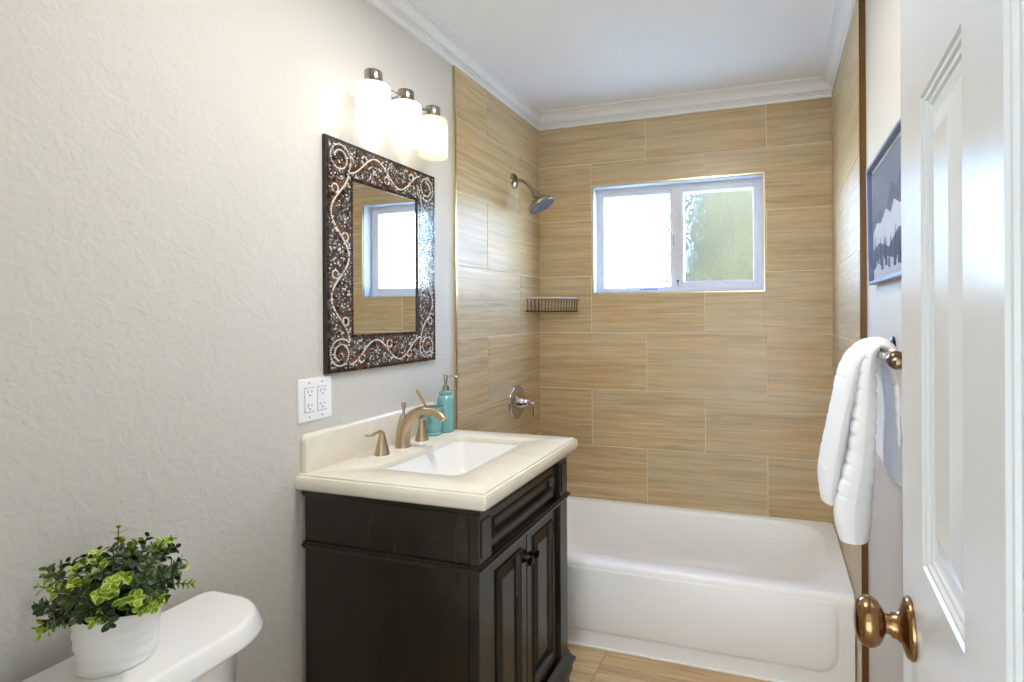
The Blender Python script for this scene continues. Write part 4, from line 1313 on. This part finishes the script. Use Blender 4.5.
def leaf_mat(name, c_in, c_rim):
    m = mat(name, c_in, 0.42, spec=0.4)
    t, N, L, b = nodes(m)
    uv = N.new('ShaderNodeUVMap'); uv.uv_map = 'leaf'
    sep = N.new('ShaderNodeSeparateXYZ'); L.new(uv.outputs[0], sep.inputs[0])
    nz = N.new('ShaderNodeTexNoise'); nz.inputs['Scale'].default_value = 260
    tc = N.new('ShaderNodeTexCoord'); L.new(tc.outputs['Object'], nz.inputs[0])
    ad = N.new('ShaderNodeMath'); ad.operation = 'MULTIPLY_ADD'; ad.inputs[1].default_value = 0.5; ad.inputs[2].default_value = -0.25
    L.new(nz.outputs[0], ad.inputs[0])
    sm = N.new('ShaderNodeMath'); sm.operation = 'ADD'; L.new(sep.outputs[0], sm.inputs[0]); L.new(ad.outputs[0], sm.inputs[1])
    r = N.new('ShaderNodeValToRGB'); e = r.color_ramp.elements
    e[0].position, e[0].color = 0.45, lin(c_in); e[1].position, e[1].color = 0.85, lin(c_rim)
    L.new(sm.outputs[0], r.inputs[0]); L.new(r.outputs[0], b.inputs['Base Color'])
    b.inputs['Subsurface Weight'].default_value = 0.0
    return m
def plant():
    bl, bs = BM(), BM()
    uvl = bl.loops.layers.uv.new('leaf')
    rnd = random.Random(21)
    def leaf(p, d, up, L, mi):
        d = d.normalized(); s = d.cross(up).normalized(); u = s.cross(d).normalized()
        rows = [(0.0, 0.05), (0.18, 0.28), (0.42, 0.42), (0.68, 0.40), (0.88, 0.25), (1.0, 0.03)]
        R = []
        for t, w in rows:
            c = p + d * (L * t) + u * (L * (0.10 * math.sin(t * PI) - 0.14 * t * t))
            R.append([(bl.verts.new(c - s * w * L + u * L * 0.06), 1.0), (bl.verts.new(c - s * w * L * 0.5 + u * 0.01 * L), 0.5), (bl.verts.new(c - u * L * 0.02), 0.0 if t < 0.9 else 1.0), (bl.verts.new(c + s * w * L * 0.5 + u * 0.01 * L), 0.5), (bl.verts.new(c + s * w * L + u * L * 0.06), 1.0)])
        for a, b in zip(R[:-1], R[1:]):
            for k in range(4):
                f = bl.faces.new((a[k][0], a[k + 1][0], b[k + 1][0], b[k][0])); f.material_index = mi; f.smooth = True
                for l, val in zip(f.loops, (a[k][1], a[k + 1][1], b[k + 1][1], b[k][1])): l[uvl].uv = (val, 0)
    ns = 92
    for i in range(ns):
        # golden-angle spread of stems over a dome
        t = (i + 0.5) / ns
        az = i * 2.39996 + rnd.uniform(-.3, .3)
        el = math.radians(86 - 80 * t ** 0.62 + rnd.uniform(-6, 6))
        dirv = Vector((math.cos(az) * math.cos(el), math.sin(az) * math.cos(el), math.sin(el)))
        ln = rnd.uniform(0.080, 0.112) if math.sin(el) > 0.45 else rnd.uniform(0.050, 0.072)
        if i < 4: ln *= 1.12
        b0 = Vector((PX + rnd.uniform(-.030, .030) + 0.018 * math.cos(az), PYY + rnd.uniform(-.03, .03) + 0.018 * math.sin(az), LZ + 0.083))
        tip = b0 + dirv * ln + Vector((0, 0, 0.016))
        if tip.x < 0.012: tip.x = 0.012 + rnd.uniform(0, .01)
        mid = b0.lerp(tip, 0.5) + Vector((0, 0, 0.018)) + Vector((rnd.uniform(-.006, .006), rnd.uniform(-.006, .006), 0))
        path = smooth_path([b0, mid, tip], 8)
        tube(bs, path, 0.0011, 5)
        tone = rnd.random()
        light = tone < 0.40
        npair = 7
        for k in range(npair):
            q = 0.34 + 0.66 * k / (npair - 1)
            idx = min(len(path) - 2, int(q * (len(path) - 1)))
            p = path[idx] if k < npair - 1 else path[-1]
            d = (path[idx + 1] - path[idx]).normalized()
            a, b, _ = frame_axes(d)
            rot = (k % 2) * PI / 2 + i
            L = (0.0168 - 0.0004 * k) * rnd.uniform(0.8, 1.1)
            if k == npair - 1: L *= 0.75
            for sgn in (1, -1):
                side = (a * math.cos(rot) + b * math.sin(rot)) * sgn
                ld = side * 1.0 + d * (0.55 if k < npair - 1 else 1.1)
                mi = (1 if (k >= 3 or rnd.random() < .3) else 0) if light else (2 if rnd.random() < 0.25 else 0)
                if light and k >= 5: mi = 3
                pp_ = p + ld.normalized() * 0.001
                if (pp_ + ld.normalized() * L).x < XL + 0.004: continue
                leaf(pp_, ld, d, L, mi)
    return bl, bs
bl, bs = plant()
recalc(bs); obj('stem', bs, M_STEM, pl, True)
fo = obj('foliage', bl, [leaf_mat('leaf_dark', (36, 58, 28), (70, 92, 44)), leaf_mat('leaf_variegated', (88, 122, 34), (188, 204, 84)), leaf_mat('leaf_grey_green', (48, 66, 40), (126, 136, 92)), leaf_mat('leaf_lime', (128, 158, 40), (206, 214, 96))], pl)
